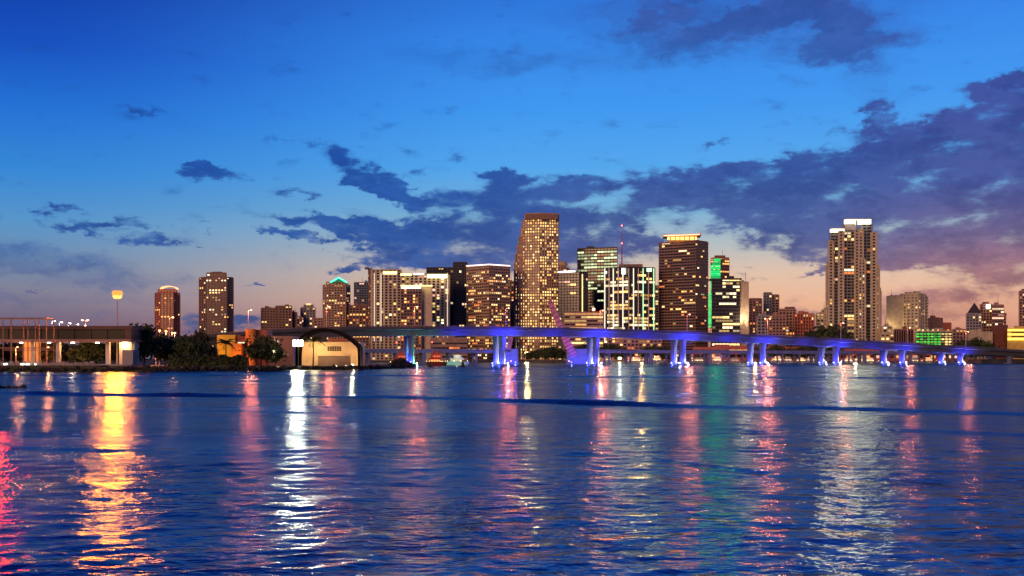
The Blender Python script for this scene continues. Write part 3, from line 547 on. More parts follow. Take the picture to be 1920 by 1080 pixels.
for px, py, D_, pw, cl, r in ((1569,432,1070,1.5e6,(1,.80,.52),7),(1597,415,1070,1.5e6,(1,.80,.52),7),(1624,418,1070,1.5e6,(1,.80,.52),7),(1152,505,1228,5e5,(1,.80,.5),7),(1170,505,1220,7e5,(1,.82,.55),7),(1218,505,1228,4e5,(.9,1,.5),6),(732,512,1280,3.5e5,(1,.78,.42),9),(765,515,1280,3e5,(1,.7,.42),9),(820,518,1280,4.5e5,(1,.78,.42),9),(1342,495,1395,7e5,(.02,1,.3),8),(1395,560,1185,5e5,(1,.75,.45),6),(1283,446,1232,5e5,(1,.45,.2),8),(916,540,1285,3e5,(1,.5,.3),10),(1010,470,1335,5e5,(1,.5,.22),12)): bay_streak(px, py, D_, pw, cl, r)
# waterfront buildings low under the bridge deck
building('low_block', 'grey podium with dark terraces below the cream hotel', 'podium', [flat(808,876,1200, top=634, wall=mat('podium_concrete',(.3,.2,.17)), fh=5, band=.6, pier=.05, lit=(.12, WARM))], S)
building('low_block', 'orange lit podium under the white ribbed tower', 'podium', [flat(1140,1240,1100, top=632, wall=ROSE, fh=3.6, bay=4, lit=(.4, RED), run=.3)], S)
building('market_hall', 'long low market hall glowing orange behind the old bridge', 'market', [flat(1300,1500,1040, top=652, wall=BRICK, fh=4.5, bay=7, band=.5, pier=.12, lit=(.35, RED+[W_PINK]), run=.4)], 'market halls by the marina')
building('market_hall', 'long low red-lit market hall right of the fifth bridge piers', 'market', [flat(1575,1800,1000, top=656, wall=mat('market_red', (.38,.09,.06)), fh=4.2, bay=6, band=.5, pier=.12, lit=(.4, RED+[W_PINK]), run=.4)], 'market halls by the marina')

# ------------------------------------------------------------------ high bridge: two parallel decks on flared piers, blue floodlit
BCON = mat('bridge_concrete', (.085, .085, .095), var=.2, scale=.12); BDECK = mat('bridge_deck_asphalt', (.05, .05, .05)); LAMPM = mat('lamp_pole_paint', (.45, .40, .38), rough=.5)
TS = list(range(-6, 11))
NEARP = {-6: (-236, 478), -5: (-203, 490), -4: (-171, 506), -3: (-137, 526), -2: (-101, 548), -1: (GX(771, 574), 574), 0: (GX(942, 600), 600), 1: (GX(1118, 626), 626), 2: (GX(1280, 652), 652), 3: (GX(1430, 678), 678), 4: (GX(1567, 704), 704), 5: (GX(1691, 730), 730), 6: (GX(1800, 756), 756), 7: (GX(1893, 782), 782), 8: (GX(1975, 808), 808), 9: (GX(2050, 834), 834), 10: (GX(2120, 860), 860)}
FARPX = {-1: 764, 0: 930, 1: 1106, 2: 1264, 3: 1407, 4: 1540, 5: 1657, 6: 1764}
FARP = {}
for t in TS:
    x, y = NEARP[t]
    if t in FARPX: FARP[t] = (GX(FARPX[t], y+12), y+12)
    elif t < -1: FARP[t] = (x-4, y+13)
    else: FARP[t] = (x-8, y+13)
DZ = {-6: 5, -5: 9.5, -4: 14, -3: 17.8, -2: 20.6, -1: 21.9, 0: 22.4, 1: 22.2, 2: 21, 3: 19.2, 4: 17.2, 5: 15.0, 6: 12.8, 7: 10.7, 8: 9, 9: 8, 10: 7.4}
def smooth_path(Pd, n=8):
    ts = np.linspace(TS[0], TS[-1], (len(TS)-1)*n+1); out = []
    def cr(vals, t):
        i = min(max(int(math.floor(t)), TS[0]), TS[-1]-1); u = t-i; g = lambda k: vals[min(max(k, TS[0]), TS[-1])]
        p0, p1, p2, p3 = g(i-1), g(i), g(i+1), g(i+2)
        return .5*((2*p1)+(-p0+p2)*u+(2*p0-5*p1+4*p2-p3)*u*u+(-p0+3*p1-3*p2+p3)*u**3)
    for t in ts: out.append((t, Vector((cr({k: Pd[k][0] for k in TS}, t), cr({k: Pd[k][1] for k in TS}, t), cr(DZ, t)))))
    return out
hb = thing('highway_bridge', 'long high twin-deck concrete bridge floodlit blue from below', 'bridge', (NEARP[0][0], NEARP[0][1], 0))
def sweep(path, sec):
    q = MB(); n = len(sec); k = 0
    for i, (t, p) in enumerate(path):
        d = path[min(i+1, len(path)-1)][1]-path[max(i-1, 0)][1]; d.z = 0; d.normalize(); w = Vector((-d.y, d.x, 0))    # w points away from the camera
        for (o, z) in sec: q.v.append(tuple(p+w*o+Vector((0, 0, z))))
    for i in range(len(path)-1):
        for j in range(n): a, b = i*n+j, i*n+(j+1) % n; q.f.append((a, b, b+n, a+n))
    q.f += [tuple(n-1-j for j in range(n)), tuple((len(path)-1)*n+j for j in range(n))]
    return q
for Pd in (NEARP, FARP):
    path = smooth_path(Pd)
    ds = sweep(path, [(-5.6, -1.0), (-5.6, -1.75), (-3.9, -2.1), (3.9, -2.1), (5.6, -1.75), (5.6, -1.0)][::-1]).obj('deck_slab', BCON, hb)
    sweep(path, [(-3.7, -2.15), (-3.0, -5.1), (3.0, -5.1), (3.7, -2.15)][::-1]).obj('girder', BCON, hb)
    sweep(path, [(-5.2, -.98), (5.2, -.98), (5.2, -.9), (-5.2, -.9)]).obj('roadway', BDECK, ds)
    for s in (-1, 1): sweep(path, [(s*5.45-.2, -1.05), (s*5.45+.2, -1.05), (s*5.45+.12, 0), (s*5.45-.12, 0)]).obj('parapet', BCON, ds)
    rail = sweep(path, [(-5.5, .35), (-5.4, .35), (-5.4, .45), (-5.5, .45)]); rail.obj('hand_rail', METAL, ds)
BL = (.06, .09, 1.0)
for t in range(-4, 9):
    for ri, Pd in enumerate((NEARP, FARP)):
        x, y = Pd[t]; x2, y2 = Pd[t+1]; d = Vector((x2-x, y2-y, 0)).normalized(); w = Vector((-d.y, d.x, 0)); c = Vector((x, y, 0)); zt = DZ[t]-5.1
        q = MB(); N_ = 9; rows = []
        for k in range(N_+1):
            u = k/N_; hw = 1.75+1.75*max(0, (u-.35)/.65)**2.2; th = 1.15
            z = -1.5+(zt+1.6)*u
            ring = [c-w*hw-d*th, c-w*hw*.96+d*th, c+w*hw*.96+d*th, c+w*hw-d*th]
            ring = [c+w*a*hw+d*b*th for a, b in ((-1,-.55),(-.82,-1),(.82,-1),(1,-.55),(1,.55),(.82,1),(-.82,1),(-1,.55))]
            rows.append(len(q.v)); q.v += [(p.x, p.y, z) for p in ring]
        for k in range(N_):
            for j in range(8): a, b = rows[k]+j, rows[k]+(j+1) % 8; q.f.append((a, b, b+8, a+8))
        q.f += [tuple(rows[0]+7-j for j in range(8)), tuple(rows[-1]+j for j in range(8))]
        pr = q.obj('pier', BCON, hb)
        q = MB(); q.prism([tuple((c+w*a+d*b)[:2]) for a, b in ((-3.4,-2.4),(3.4,-2.4),(3.4,2.4),(-3.4,2.4))], -1.2, .9); q.obj('footing', BCON, pr)
        if -2 < t < 7:
            for s, pw, cl in ((1, 14000, (.62, .64, 1)), (-1, 7500, (.02, .03, 1))):
                f = c+d*s*2.9-w*1.2+Vector((0, 0, 1.55)); q = MB(); q.cbox(f-Vector((0, 0, .65)), .7, .7, .55); q.obj('floodlight', E_BLUE if t > -1 else E_COOL, pr)
                col = (.15, 1, .55) if (t == -1 and s == 1) else cl
                lamp('pier_floodlight', f+Vector((0, 0, .3))-w*.7, pw*(1.7 if t < 4 else 1.0), col, hb, .2)
            if ri == 0:           # wash lights on brackets off the near deck
                for s, fr in ((0, 1), (.5, .3)):
                    if (s and t > 4) or (not s and t < 0): continue
                    t2 = t+s; p = smooth_path(NEARP, 2); pt = next(pp for tt, pp in p if abs(tt-t2) < .01); f = pt-w*10+Vector((0, 0, -8.0))
                    lamp('deck_wash_light', f, (105000 if t < 3 else 60000 if t < 5 else 40000)*fr, (.02, .025, 1.0), hb, .4, spot=155, aim=pt+Vector((0, 0, -2)))
                    q = MB(); q.cbox(f-Vector((0, 0, .2)), .5, .5, .35); q.obj('wash_light', DSTEEL, hb); q = MB(); q.tube([f, pt-w*3.2+Vector((0, 0, -5.2))], .09, 5); q.obj('light_bracket', DSTEEL, hb)
# street lamps along the near deck
def street_lamp(name, label, base, h, m, power, col, group, arm=1.6, twin=False, rad=.45, r=.3, beam=0):
    t = thing(name, label, 'street lamp', base, group); base = Vector(base)
    q = MB(); q.tube([base, base+Vector((0, 0, h*.5)), base+Vector((0, 0, h))], [.2, .16, .1], 6); q.obj('pole', LAMPM, t)
    q = MB(); q.cbox(base-Vector((0, 0, .05)), .6, .6, .5); q.obj('base_block', LAMPM, t)
    for s in ((-1, 1) if twin else (1,)):
        e = base+Vector((s*arm, -.4, h+.4)); q = MB(); q.tube([base+Vector((0, 0, h-.1)), base+Vector((s*arm*.5, -.2, h+.4)), e], [.08, .07, .06], 5); am = q.obj('arm', LAMPM, t)
        q = MB(); q.ball(e+Vector((0, 0, -.15)), rad, 8, 6, .6); q.obj('lamp_head', m, am)
        if beam: lamp('streak_beam', e+Vector((0, -1.2, -.4)), beam, col, t, r*2, spot=80, aim=Vector((e.x*.1, 20, 0)))  # extra spot added to the lamp, aimed down the bay to streak the water
        if power: lamp('lamp_light', e+Vector((0, -.3, -.7)), power, col, t, r)
    return t
WHERE = {-3: 'left of the brown hotel', -2: 'in front of the green-roofed tower', -1: 'in front of the dark-fronted cream wing', 0: 'in front of the brown corner tower', 1: 'above the piers right of the bascule leaf', 2: 'in front of the gold-crowned tower', 3: 'right of the floodlit cream wall', 4: 'in front of the twin-crowned tower', 5: 'beside the green-lit garage', 6: 'near the right end of the bridge'}
npth = smooth_path(NEARP)
for t in range(-3, 7):
    p = next(pp for tt, pp in npth if abs(tt-t) < .01); x, y = NEARP[t]; x2, y2 = NEARP[t+1]; d = Vector((x2-x, y2-y, 0)).normalized(); w = Vector((-d.y, d.x, 0))
    street_lamp('street_lamp', 'pinkish bridge street lamp '+WHERE[t], p-w*4.9+Vector((0, 0, -.9)), 11.5, E_PINKL, 7000, (1, .17, .06), 'lamps along the bridge', beam=26000, twin=(t == 3), rad=.5)

# ------------------------------------------------------------------ old low bridge and its raised bascule leaves
OLDC = mat('old_bridge_concrete', (.12, .11, .12)); LEAF = mat('bascule_red_paint', (.40, .12, .15)); BBLUE = mat('bascule_house_concrete', (.13, .13, .15))
ob = thing('old_low_bridge', 'low dark trestle bridge crossing behind the high bridge', 'bridge', (GX(1105, 690), 690, 0))
def run(x0, d0, x1, d1):
    a, c = Vector((GX(x0, d0), d0, 0)), Vector((GX(x1, d1), d1, 0)); d = (c-a).normalized(); w = Vector((-d.y, d.x, 0)); ln = (c-a).length
    q = MB(); q.box(a+Vector((0, 0, 7.6)), d*ln, w*9, (0, 0, 1.5)); q.obj('deck', OLDC, ob)
    q = MB(); q.box(a-w*.2+Vector((0, 0, 9.1)), d*ln, w*.3, (0, 0, .9)); q.obj('parapet', OLDC, ob)
    n = int(ln/17)
    for i in range(n+1):
        for s in (1.5, 7):
            q = MB(); q.tube([a+d*(i*ln/n)+w*s+Vector((0, 0, -1.5)), a+d*(i*ln/n)+w*s+Vector((0, 0, 7.6))], .75 if i % 3 else 1.5, 8); q.obj('pile', OLDC, ob)
        q = MB(); q.box(a+d*(i*ln/n-.8)+w*.3+Vector((0, 0, 6.7)), d*1.6, w*8.4, (0, 0, .9)); q.obj('cap_beam', OLDC, ob)
run(640, 640, 942, 684); run(1104, 693, 1840, 890)
def bascule_house(x0, x1, D, label):
    t = thing('bascule_house', label, 'bridge house', (GX((x0+x1)/2, D), D, 0), 'bascule houses of the old bridge'); cx = GX((x0+x1)/2, D); wd = GX(x1, D)-GX(x0, D)
    q = MB(); q.cbox((cx, D+6, -1.5), wd, 12, 11.3); q.obj('house_wall', BBLUE, t)
    q = MB(); q.cbox((cx, D+6, 9.8), wd+.8, 12.8, .6); q.obj('roof_slab', BBLUE, t)
    q = MB(); q.cbox((cx, D+6, -1.5), wd+1.6, 13.6, 2.3); q.obj('footing', OLDC, t)
    for i in range(4): q = MB(); q.cbox((cx-wd/2+wd*(i+.5)/4, D-.1, 1.5), .5, .5, 8); q.obj('pilaster', BBLUE, t)
    for s in (-.35, .35):
        f = Vector((cx+s*wd, D-9, 1.9)); q = MB(); q.cbox(f-Vector((0, 0, .55)), .6, .6, .4); q.obj('floodlight', E_BLUE, t); lamp('house_floodlight', f, 14000, (.04, .05, 1), t, .3)
        q = MB(); q.tube([f-Vector((0, 0, 3.4)), f-Vector((0, 0, .5))], .3, 6); q.obj('floodlight_pile', OLDC, t)
    return t
bascule_house(941, 971, 684, 'blue-lit square bascule house behind the first pair of white-lit piers')
bascule_house(1064, 1105, 690, 'wide blue-lit bascule house left of the second pair of piers')
def leaf(pts, D, wid, label, power):
    t = thing('bascule_leaf', label, 'bridge leaf', P(*pts[0], D), 'raised bascule leaves')
    for off in (0, wid):
        q = MB()
        for (x0, y0, w0), (x1, y1, w1) in zip(pts3[:-1], pts3[1:]):
            a, c = P(x0, y0, D), P(x1, y1, D); h0, h1 = w0*D/F/2, w1*D/F/2; dv = (c-a).normalized(); nn = Vector((dv.z, 0, -dv.x))
            i = len(q.v)
            for pt, h in ((a, h0), (c, h1)):
                for sy in (0, .7):
                    for sg in (-1, 1): v = pt+nn*h*sg+Vector((0, off+sy, 0)); q.v.append(tuple(v))
            q.f += [tuple(i+k for k in f) for f in ((0,1,5,4),(2,6,7,3),(0,4,6,2),(1,3,7,5),(0,2,3,1),(4,5,7,6))]
        q.obj('leaf_girder', LEAF, t)
    for k in range(11):
        u = (k+.5)/11; i = min(int(u*(len(pts3)-1)), len(pts3)-2); f = u*(len(pts3)-1)-i; x = pts3[i][0]*(1-f)+pts3[i+1][0]*f; y = pts3[i][1]*(1-f)+pts3[i+1][1]*f
        q = MB(); a = P(x, y, D); q.box(a+Vector((-.5, .7, -.5)), (1, 0, 0), (0, wid-.7, 0), (0, 0, 1)); q.obj('cross_beam', LEAF, t)
    for k in range(14):
        u = (k+.5)/14; i = min(int(u*(len(pts3)-1)), len(pts3)-2); f = u*(len(pts3)-1)-i; x, y, w_ = [pts3[i][j]*(1-f)+pts3[i+1][j]*f for j in range(3)]; dv = (P(pts3[i+1][0], pts3[i+1][1], D)-P(pts3[i][0], pts3[i][1], D)).normalized(); nn = Vector((dv.z, 0, -dv.x)); hw_ = w_*D/F/2+.15
        q = MB(); q.box(P(x, y, D)-nn*hw_-dv*.22+Vector((0, -.35, 0)), nn*hw_*2, (0, .35, 0), dv*.44); q.obj('stiffener', DSTEEL, t)
    mx, my, _ = pts3[len(pts3)//2]
    f = P(pts3[0][0]-9 if power > 0 else mx, 676, D-12); q = MB(); q.cbox(f-Vector((0,0,.6)), .7, .7, .5); q.obj('floodlight', E_PINKL, t); q = MB(); q.tube([f-Vector((0,0,3.6)), f-Vector((0,0,.6))], .3, 6); q.obj('floodlight_pile', OLDC, t)
    lamp('leaf_floodlight', f, abs(power), (1, .12, .3), t, .4, spot=80, aim=P(mx-6, my-18, D))
    return t
pts3 = [(1076, 668, 15), (1070, 655, 14), (1063, 640, 13), (1056, 625, 11), (1048, 605, 10), (1040, 585, 9), (1030, 563, 8)]
leaf([p[:2] for p in pts3], 688, 7, 'pink-lit raised bridge leaf leaning left in front of the tallest tower', 8000)
pts3 = [(952, 660, 9), (955, 648, 8), (958, 636, 8), (961, 626, 7), (963, 616, 6)]
leaf([p[:2] for p in pts3], 684, 7, 'red-lit bridge leaf half hidden beside the first white-lit piers', -3500)

# ------------------------------------------------------------------ trees and palms
LEAFM = mat('dark_tree_leaves', (.045, .062, .022), rough=.7, var=.5, scale=.5); LEAF2 = mat('olive_tree_leaves', (.075, .075, .025), rough=.7, var=.5, scale=.5); BARK = mat('tree_bark', (.09, .065, .045)); PALMT = mat('palm_trunk', (.2, .14, .09))
def tree_proto(seed, h, rx, rz, nclu=34, per=60, leaf=.55, lm=LEAFM):
    r = random.Random(seed); tr = MB(); ht = h-rz*1.75
    tr.tube([(0, 0, -.4), (.1, 0, ht*.5), (.2, .1, ht), (.3, 0, ht+rz*.6)], [h*.03, h*.024, h*.02, h*.008], 7); cr = MB(); cz = h-rz
    for k in range(6):
        a = k*1.05+r.random(); tr.tube([(.2, 0, ht*r.uniform(.8, 1.1)), (math.cos(a)*rx*.4, math.sin(a)*rx*.4, cz-rz*.1), (math.cos(a)*rx*.75, math.sin(a)*rx*.75, cz+rz*r.uniform(-.2, .5))], [h*.013, h*.008, h*.003], 5)
    for k in range(nclu):
        while True:
            p = Vector((r.uniform(-1, 1), r.uniform(-1, 1), r.uniform(-1, 1)))
            if .25 < p.length < 1: break
        c = Vector((p.x*rx*.9, p.y*rx*.9, cz+p.z*rz*.86)); cs = rx*r.uniform(.16, .3)
        for j in range(per):
            o = c+Vector((r.gauss(0, cs), r.gauss(0, cs), r.gauss(0, cs*.75))); a = Vector((r.gauss(0, 1), r.gauss(0, 1), r.gauss(0, 1))).normalized(); b_ = a.cross(Vector((r.gauss(0, 1), r.gauss(0, 1), r.gauss(0, 1)))).normalized()
            s = leaf*r.uniform(.5, 1.2); cr.quad(o-a*s-b_*s*.55, o+a*s-b_*s*.55, o+a*s+b_*s*.55, o-a*s+b_*s*.55)
    return tr.mesh('trunk', BARK), cr.mesh('crown', lm), h
PROTO = [tree_proto(1, 15, 5.2, 6.0), tree_proto(2, 11, 5.4, 4.2), tree_proto(3, 10, 4.2, 4.0, lm=LEAF2), tree_proto(4, 9, 5.6, 3.9, 40, 70), tree_proto(5, 12, 6.5, 4.6, 30, 50, .8)]
def tree(k, label, px, D, top, zb=1.3, group='trees', wide=1.0, name='shade_tree'):
    tm, cm, h = PROTO[k]; s = (GZ(top, D)-zb)/h; t = thing(name, label, 'tree', (GX(px, D), D, zb), group); t.rotation_euler.z = random.uniform(0, 6.28); t.scale = (s*wide, s*wide, s)
    for n, me in (('trunk', tm), ('crown', cm)): o = bpy.data.objects.new(n, me); COL.objects.link(o); o.parent = t
    return t
gp = 'park trees on the island'
tree(0, 'tallest dark park tree beside the end of the terminal building', 270, 345, 605, group=gp); tree(1, 'broad dark tree just right of the tallest park tree', 310, 360, 629, group=gp); tree(2, 'dark tree under the twin bright lamps left of the tall brown tower', 340, 372, 634, group=gp)
tree(3, 'low dark tree below the tall brown apartment tower', 356, 350, 637, group=gp, wide=.8); tree(2, 'thin tree with lamp light shining through before the yellow wall', 374, 378, 624, group=gp, wide=.75); tree(1, 'round dark tree hiding the foot of the orange tower', 490, 352, 632, group=gp, wide=1.15)
tree(3, 'small bushy tree between the yellow wall and the park hedge', 398, 385, 648, group=gp, wide=.35); tree(3, 'round tree seen under the terminal roof', 172, 350, 641, group=gp); tree(2, 'dark bushy tree right of the round tree in the museum garden', 517, 356, 650, group=gp)
gf = 'bayfront trees'
for i, (px, D, top) in enumerate(((990,1000,662),(1006,1004,658),(1022,1000,655),(1036,1006,652),(1050,1002,656),(1092,1000,650),(1102,1006,646),(1132,1000,650),(1146,1006,648),(1163,1000,652),(1212,1003,652),(1226,1000,650),(1245,1002,651),(1420,990,653),(1455,992,650),(1480,988,655),(1505,990,652))):
    w_ = ['left of the pink bridge leaf', 'right of the second pair of piers', 'left of the third pair of piers', 'right of the fourth pair of piers'][0 if px < 1060 else 1 if px < 1200 else 2 if px < 1300 else 3]
    tree(4, ('%s dark bayfront tree ' % ['first', 'second', 'third', 'fourth', 'fifth', 'sixth'][{990:0,1006:1,1022:2,1036:3,1050:4,1092:0,1102:1,1132:2,1146:3,1163:4,1212:0,1226:1,1245:2,1420:0,1455:1,1480:2,1505:3}[px]])+w_, px, D, top, 1.6, gf)
for px, D, top, l in ((1540,1000,620,'dark tree crown above the bridge left of the twin-crowned tower'),(1562,1004,617,'dark tree crown above the bridge at the foot of the twin-crowned tower'),(1805,960,641,'small dark tree on the bank right of the green garage'),(1830,962,638,'spiky dark tree before the low cream block'),(1850,960,644,'dark tree left of the dark red block')): tree(4, l, px, D, top, 1.6, gf)
def palm(label, px, D, top, zb, lit=False):
    h = GZ(top, D)-zb; t = thing('palm_tree', label, 'palm', (GX(px, D), D, zb), 'palms'); q = MB(); hc = h*.82
    q.tube([(0, 0, -.3), (.15, 0, hc*.5), (.1, .05, hc)], [.32, .22, .18], 8); o = bpy.data.objects.new('trunk', q.mesh('trunk', PALMT)); COL.objects.link(o); o.parent = t
    fm = bpy.data.meshes.get('frond')
    if not fm:
        f = MB(); pts = [Vector((s*2.9, 0, 1.1*s-2.3*s*s)) for s in np.linspace(0, 1, 9)]; f.tube(pts, [.06]*8+[.02], 4)
        for i in range(1, 9):
            for k in (0, .5):
                pt = pts[i-1].lerp(pts[i], k)
                for sg in (-1, 1): a = pt; e = pt+Vector((.35, sg*.75*(1-.5*abs(i/9-.5)), -.35)); f.quad(a+Vector((-.07, 0, 0)), a+Vector((.07, 0, 0)), e+Vector((.05, 0, 0)), e-Vector((.05, 0, 0)))
        fm = f.mesh('frond', LEAF2)
    for k in range(16):
        o = bpy.data.objects.new('frond', fm); COL.objects.link(o); o.parent = t; o.location = (.1, .05, hc); s = h*.18*random.uniform(.85, 1.1)/1.4; o.scale = (s, s, s); o.rotation_euler = (0, random.uniform(-.75, .35), k*2.4)
    return t
palm('dark palm standing against the yellow museum wall', 423, 366, 633, 1.3); palm('yellow-lit palm under the arch', 587, 372, 629, 1.3); palm('small palm below the dim tree right of the yellow wall', 398, 362, 652, 1.3)

# ------------------------------------------------------------------ left island: terminal, steel gantry, museum, arch
PWHITE = mat('painted_white_wall', (.66, .60, .50)); TERM = mat('terminal_panel', (.14, .08, .065)); TGL = mat('terminal_window', (.014, .011, .011), rough=.4, spec=.15)
D = 332
tm = thing('terminal_building', 'long raised terminal building on columns at the left shore', 'building', (GX(120, D), D, 1.3))
def tb(name, m, x0, x1, y0, y1, d0=0, dep=10, par=tm, Dd=D):
    q = MB(); a = P(x0, y1, Dd); a.y += d0; q.box(a, (GX(x1, Dd)-GX(x0, Dd), 0, 0), (0, dep, 0), (0, 0, GZ(y0, Dd)-GZ(y1, Dd))); return q.obj(name, m, par)
tb('roof_slab', TERM, -140, 248, 611, 617.5, -.6, 14); tb('window_wall', TGL, -140, 236, 617.5, 636, .4, 12); tb('floor_slab', ROSE, -140, 246, 636, 641, -.5, 14); tb('end_wall', TERM, 234, 247, 617.6, 635.9, -.3, 13)
for x in range(14, 234, 31): tb('mullion', TERM, x, x+.8, 617.6, 635.9, .1, .4)
for x0, x1 in ((50, 56), (97, 104), (191, 198), (240, 246)): tb('column', PWHITE, x0, x1, 641, 684, 3, 1.2)
tb('stair_wall', PWHITE, 210, 240, 641, 684, 6, 4); tb('plant_box', GREY, 227, 247, 656, 686, 1, 5); tb('lobby_wall', mat('lobby_orange_wall', (.55, .30, .14)), 18, 50, 641, 684, 9, 1); tb('lobby_floor', GREY, -140, 246, 683, 686, 0, 13)
for x in (27, 78, 124, 171, 222):
    p = P(x, 642.2, D); p.y += 5; q = MB(); q.cbox(p-Vector((0, 0, .15)), 1.2, .4, .3); q.obj('ceiling_lamp', E_COOL, tm); lamp('terminal_ceiling_light', p-Vector((0, 0, .6)), 1300 if x != 222 else 1500, (1, .46, .18), tm, .3)
gt = thing('steel_gantry', 'open steel dock gantry in front of the terminal at the far left', 'gantry', (GX(40, 318), 318, 1.3)); RUST = mat('rusty_gantry_steel', (.30, .15, .12), rough=.6)
for dd in (0, 5):
    for x in (5.5, 21, 44, 52, 73, 87):
        if dd and x in (44, 21): continue
        tb('post', RUST, x-.7, x+.7, 597, 690, dd, .25, gt, 318)
    tb('beam', RUST, -30, 87.5, 595.6, 597.4, dd-.06, .35, gt, 318); tb('beam', RUST, -30, 87, 651.5, 653.2, dd-.05, .34, gt, 318); tb('beam', RUST, 4, 87, 655.6, 657, dd-.07, .33, gt, 318)
for x in (5, 44, 73, 87): tb('tie', RUST, x-.5, x+.5, 595.8, 597.2, .1, 5, gt, 318)
# quay, moored barge and clutter
qy = tag(tb('quay_barge', mat('dark_barge_hull', (.012, .012, .014), rough=.5), -160, 196, 685, 696.5, -4, 7, None, 316), 'long low black barge moored along the terminal quay', 'barge')
q = MB()
for k in range(40):
    x = -20+k*5.2+random.uniform(-2, 2); p = P(x, 684.6, 314); q.cbox(p, random.uniform(.3, 1.2), .8, random.uniform(.3, 1.4))
o = q.obj('deck_clutter', GREY, qy, kind='stuff')
for x in (8, 12, 40, 44, 50, 54, 66): q = MB(); q.cbox(P(x, 684, 313), .35, .3, .35); q.obj('deck_lamp', E_COOL, qy)
# museum
MY = mat('yellow_museum_wall', (.72, .46, .06)); MO = mat('orange_museum_wall', (.75, .24, .05)); MR_ = mat('dark_red_museum_wall', (.34, .10, .07)); Dm = 395
mu = thing('museum_building', 'colourful museum with yellow wall and orange round tower', 'building', (GX(445, Dm), Dm, 1.3))
tb('yellow_wall', MY, 407, 441, 628, 690, 0, 8, mu, Dm); tb('red_wall', MR_, 441, 462, 630, 690, 1, 8, mu, Dm); tb('orange_wall', MO, 438, 456, 644, 690, -3, 3, mu, Dm)
q = MB(); c = P(470, 690, Dm); zt = GZ(617, Dm); q.tube([(c.x, Dm, 0), (c.x, Dm, zt)], (GX(480, Dm)-GX(461, Dm))/2, 20); q.obj('round_tower', MO, mu, smooth=False)
tb('rear_wall', MR_, 476, 497, 618, 690, 2, 10, mu, Dm); tb('lit_sign', W_WHITE, 445, 459, 641.5, 643.5, .6, .3, mu, Dm); tb('low_wing', mat('dim_rose_wall', (.30, .17, .15)), 497, 546, 630, 690, 3, 12, mu, Dm)
for px, py, pw, cl in ((412, 668, 950, (1, .62, .12)), (447, 668, 750, (1, .40, .1)), (466, 660, 500, (1, .36, .1))):
    p = P(px, py, Dm-7); lamp('garden_floodlight', p, pw, cl, mu, .3); q = MB(); q.cbox(Vector((p.x, p.y, 1.2)), .35, .35, p.z-1.5); q.obj('floodlight_post', DSTEEL, mu)
# arch pavilion
Da = 368
ev = thing('event_hall', 'cream hall with a small dark window grid under the arch', 'building', (GX(610, Da), Da+6, 1.3)); HALL = mat('cream_hall_wall', (.66, .50, .32))
tb('hall_wall', HALL, 550, 666, 640, 689, 12, 12, ev, Da); tb('roof_edge', mat('red_hall_trim', (.4, .12, .08)), 604, 640, 634, 640.2, 14, 8, ev, Da)
for i in range(6):
    for j in range(3): tb('window_pane', TGL, 603+i*4.6, 606.2+i*4.6, 649+j*3.1, 651.4+j*3.1, 11.8, .3, ev, Da)
tb('loading_door', mat('grey_shutter', (.20, .14, .13)), 585, 646, 667, 688, 11.5, .7, ev, Da); tb('door_lintel', HALL, 583, 648, 665, 667, 11.2, 1, ev, Da)
for x in (651, 657, 662): tb('lit_post', W_WARM, x, x+.6, 664, 686, 10, .2, ev, Da)
ar = thing('steel_arch', 'big dark curved steel arch over the cream hall', 'arch', (GX(610, Da), Da, 1.3)); ARM = mat('dark_arch_steel', (.008, .006, .006), rough=.75, spec=.1)
ap = [(556, 688), (556, 662), (558, 645), (564, 634), (573, 627), (585, 621.5), (597, 619), (610, 618.5), (624, 620.5), (637, 625), (650, 632), (661, 640), (669, 647.5), (672.5, 653), (673, 662), (673, 688)]
for off in (0, 6):
    q = MB(); n = len(ap)
    for k, (x, y) in enumerate(ap):
        a = P(x, y, Da); pv = P(*ap[max(k-1, 0)], Da); nx = P(*ap[min(k+1, n-1)], Da); dv = (nx-pv).normalized(); nn = Vector((-dv.z, 0, dv.x)); hw = .45+.18*math.sin(math.pi*k/(n-1))
        for sy, sg in ((0, -1), (0, 1), (1.2, 1), (1.2, -1)): v = a+nn*hw*sg+Vector((0, off+sy, 0)); q.v.append(tuple(v))
        if k:
            for j in range(4): i0 = (k-1)*4+j; i1 = (k-1)*4+(j+1) % 4; q.f.append((i0, i1, i1+4, i0+4))
    q.f += [(3, 2, 1, 0), tuple((n-1)*4+j for j in range(4))]; q.obj('arch_rib', ARM, ar)
for k in range(2, 14): a = P(*ap[k], Da); q = MB(); q.box(a+Vector((-.12, 1.1, -.12)), (.24, 0, 0), (0, 5, 0), (0, 0, .24)); q.obj('tie_tube', ARM, ar)
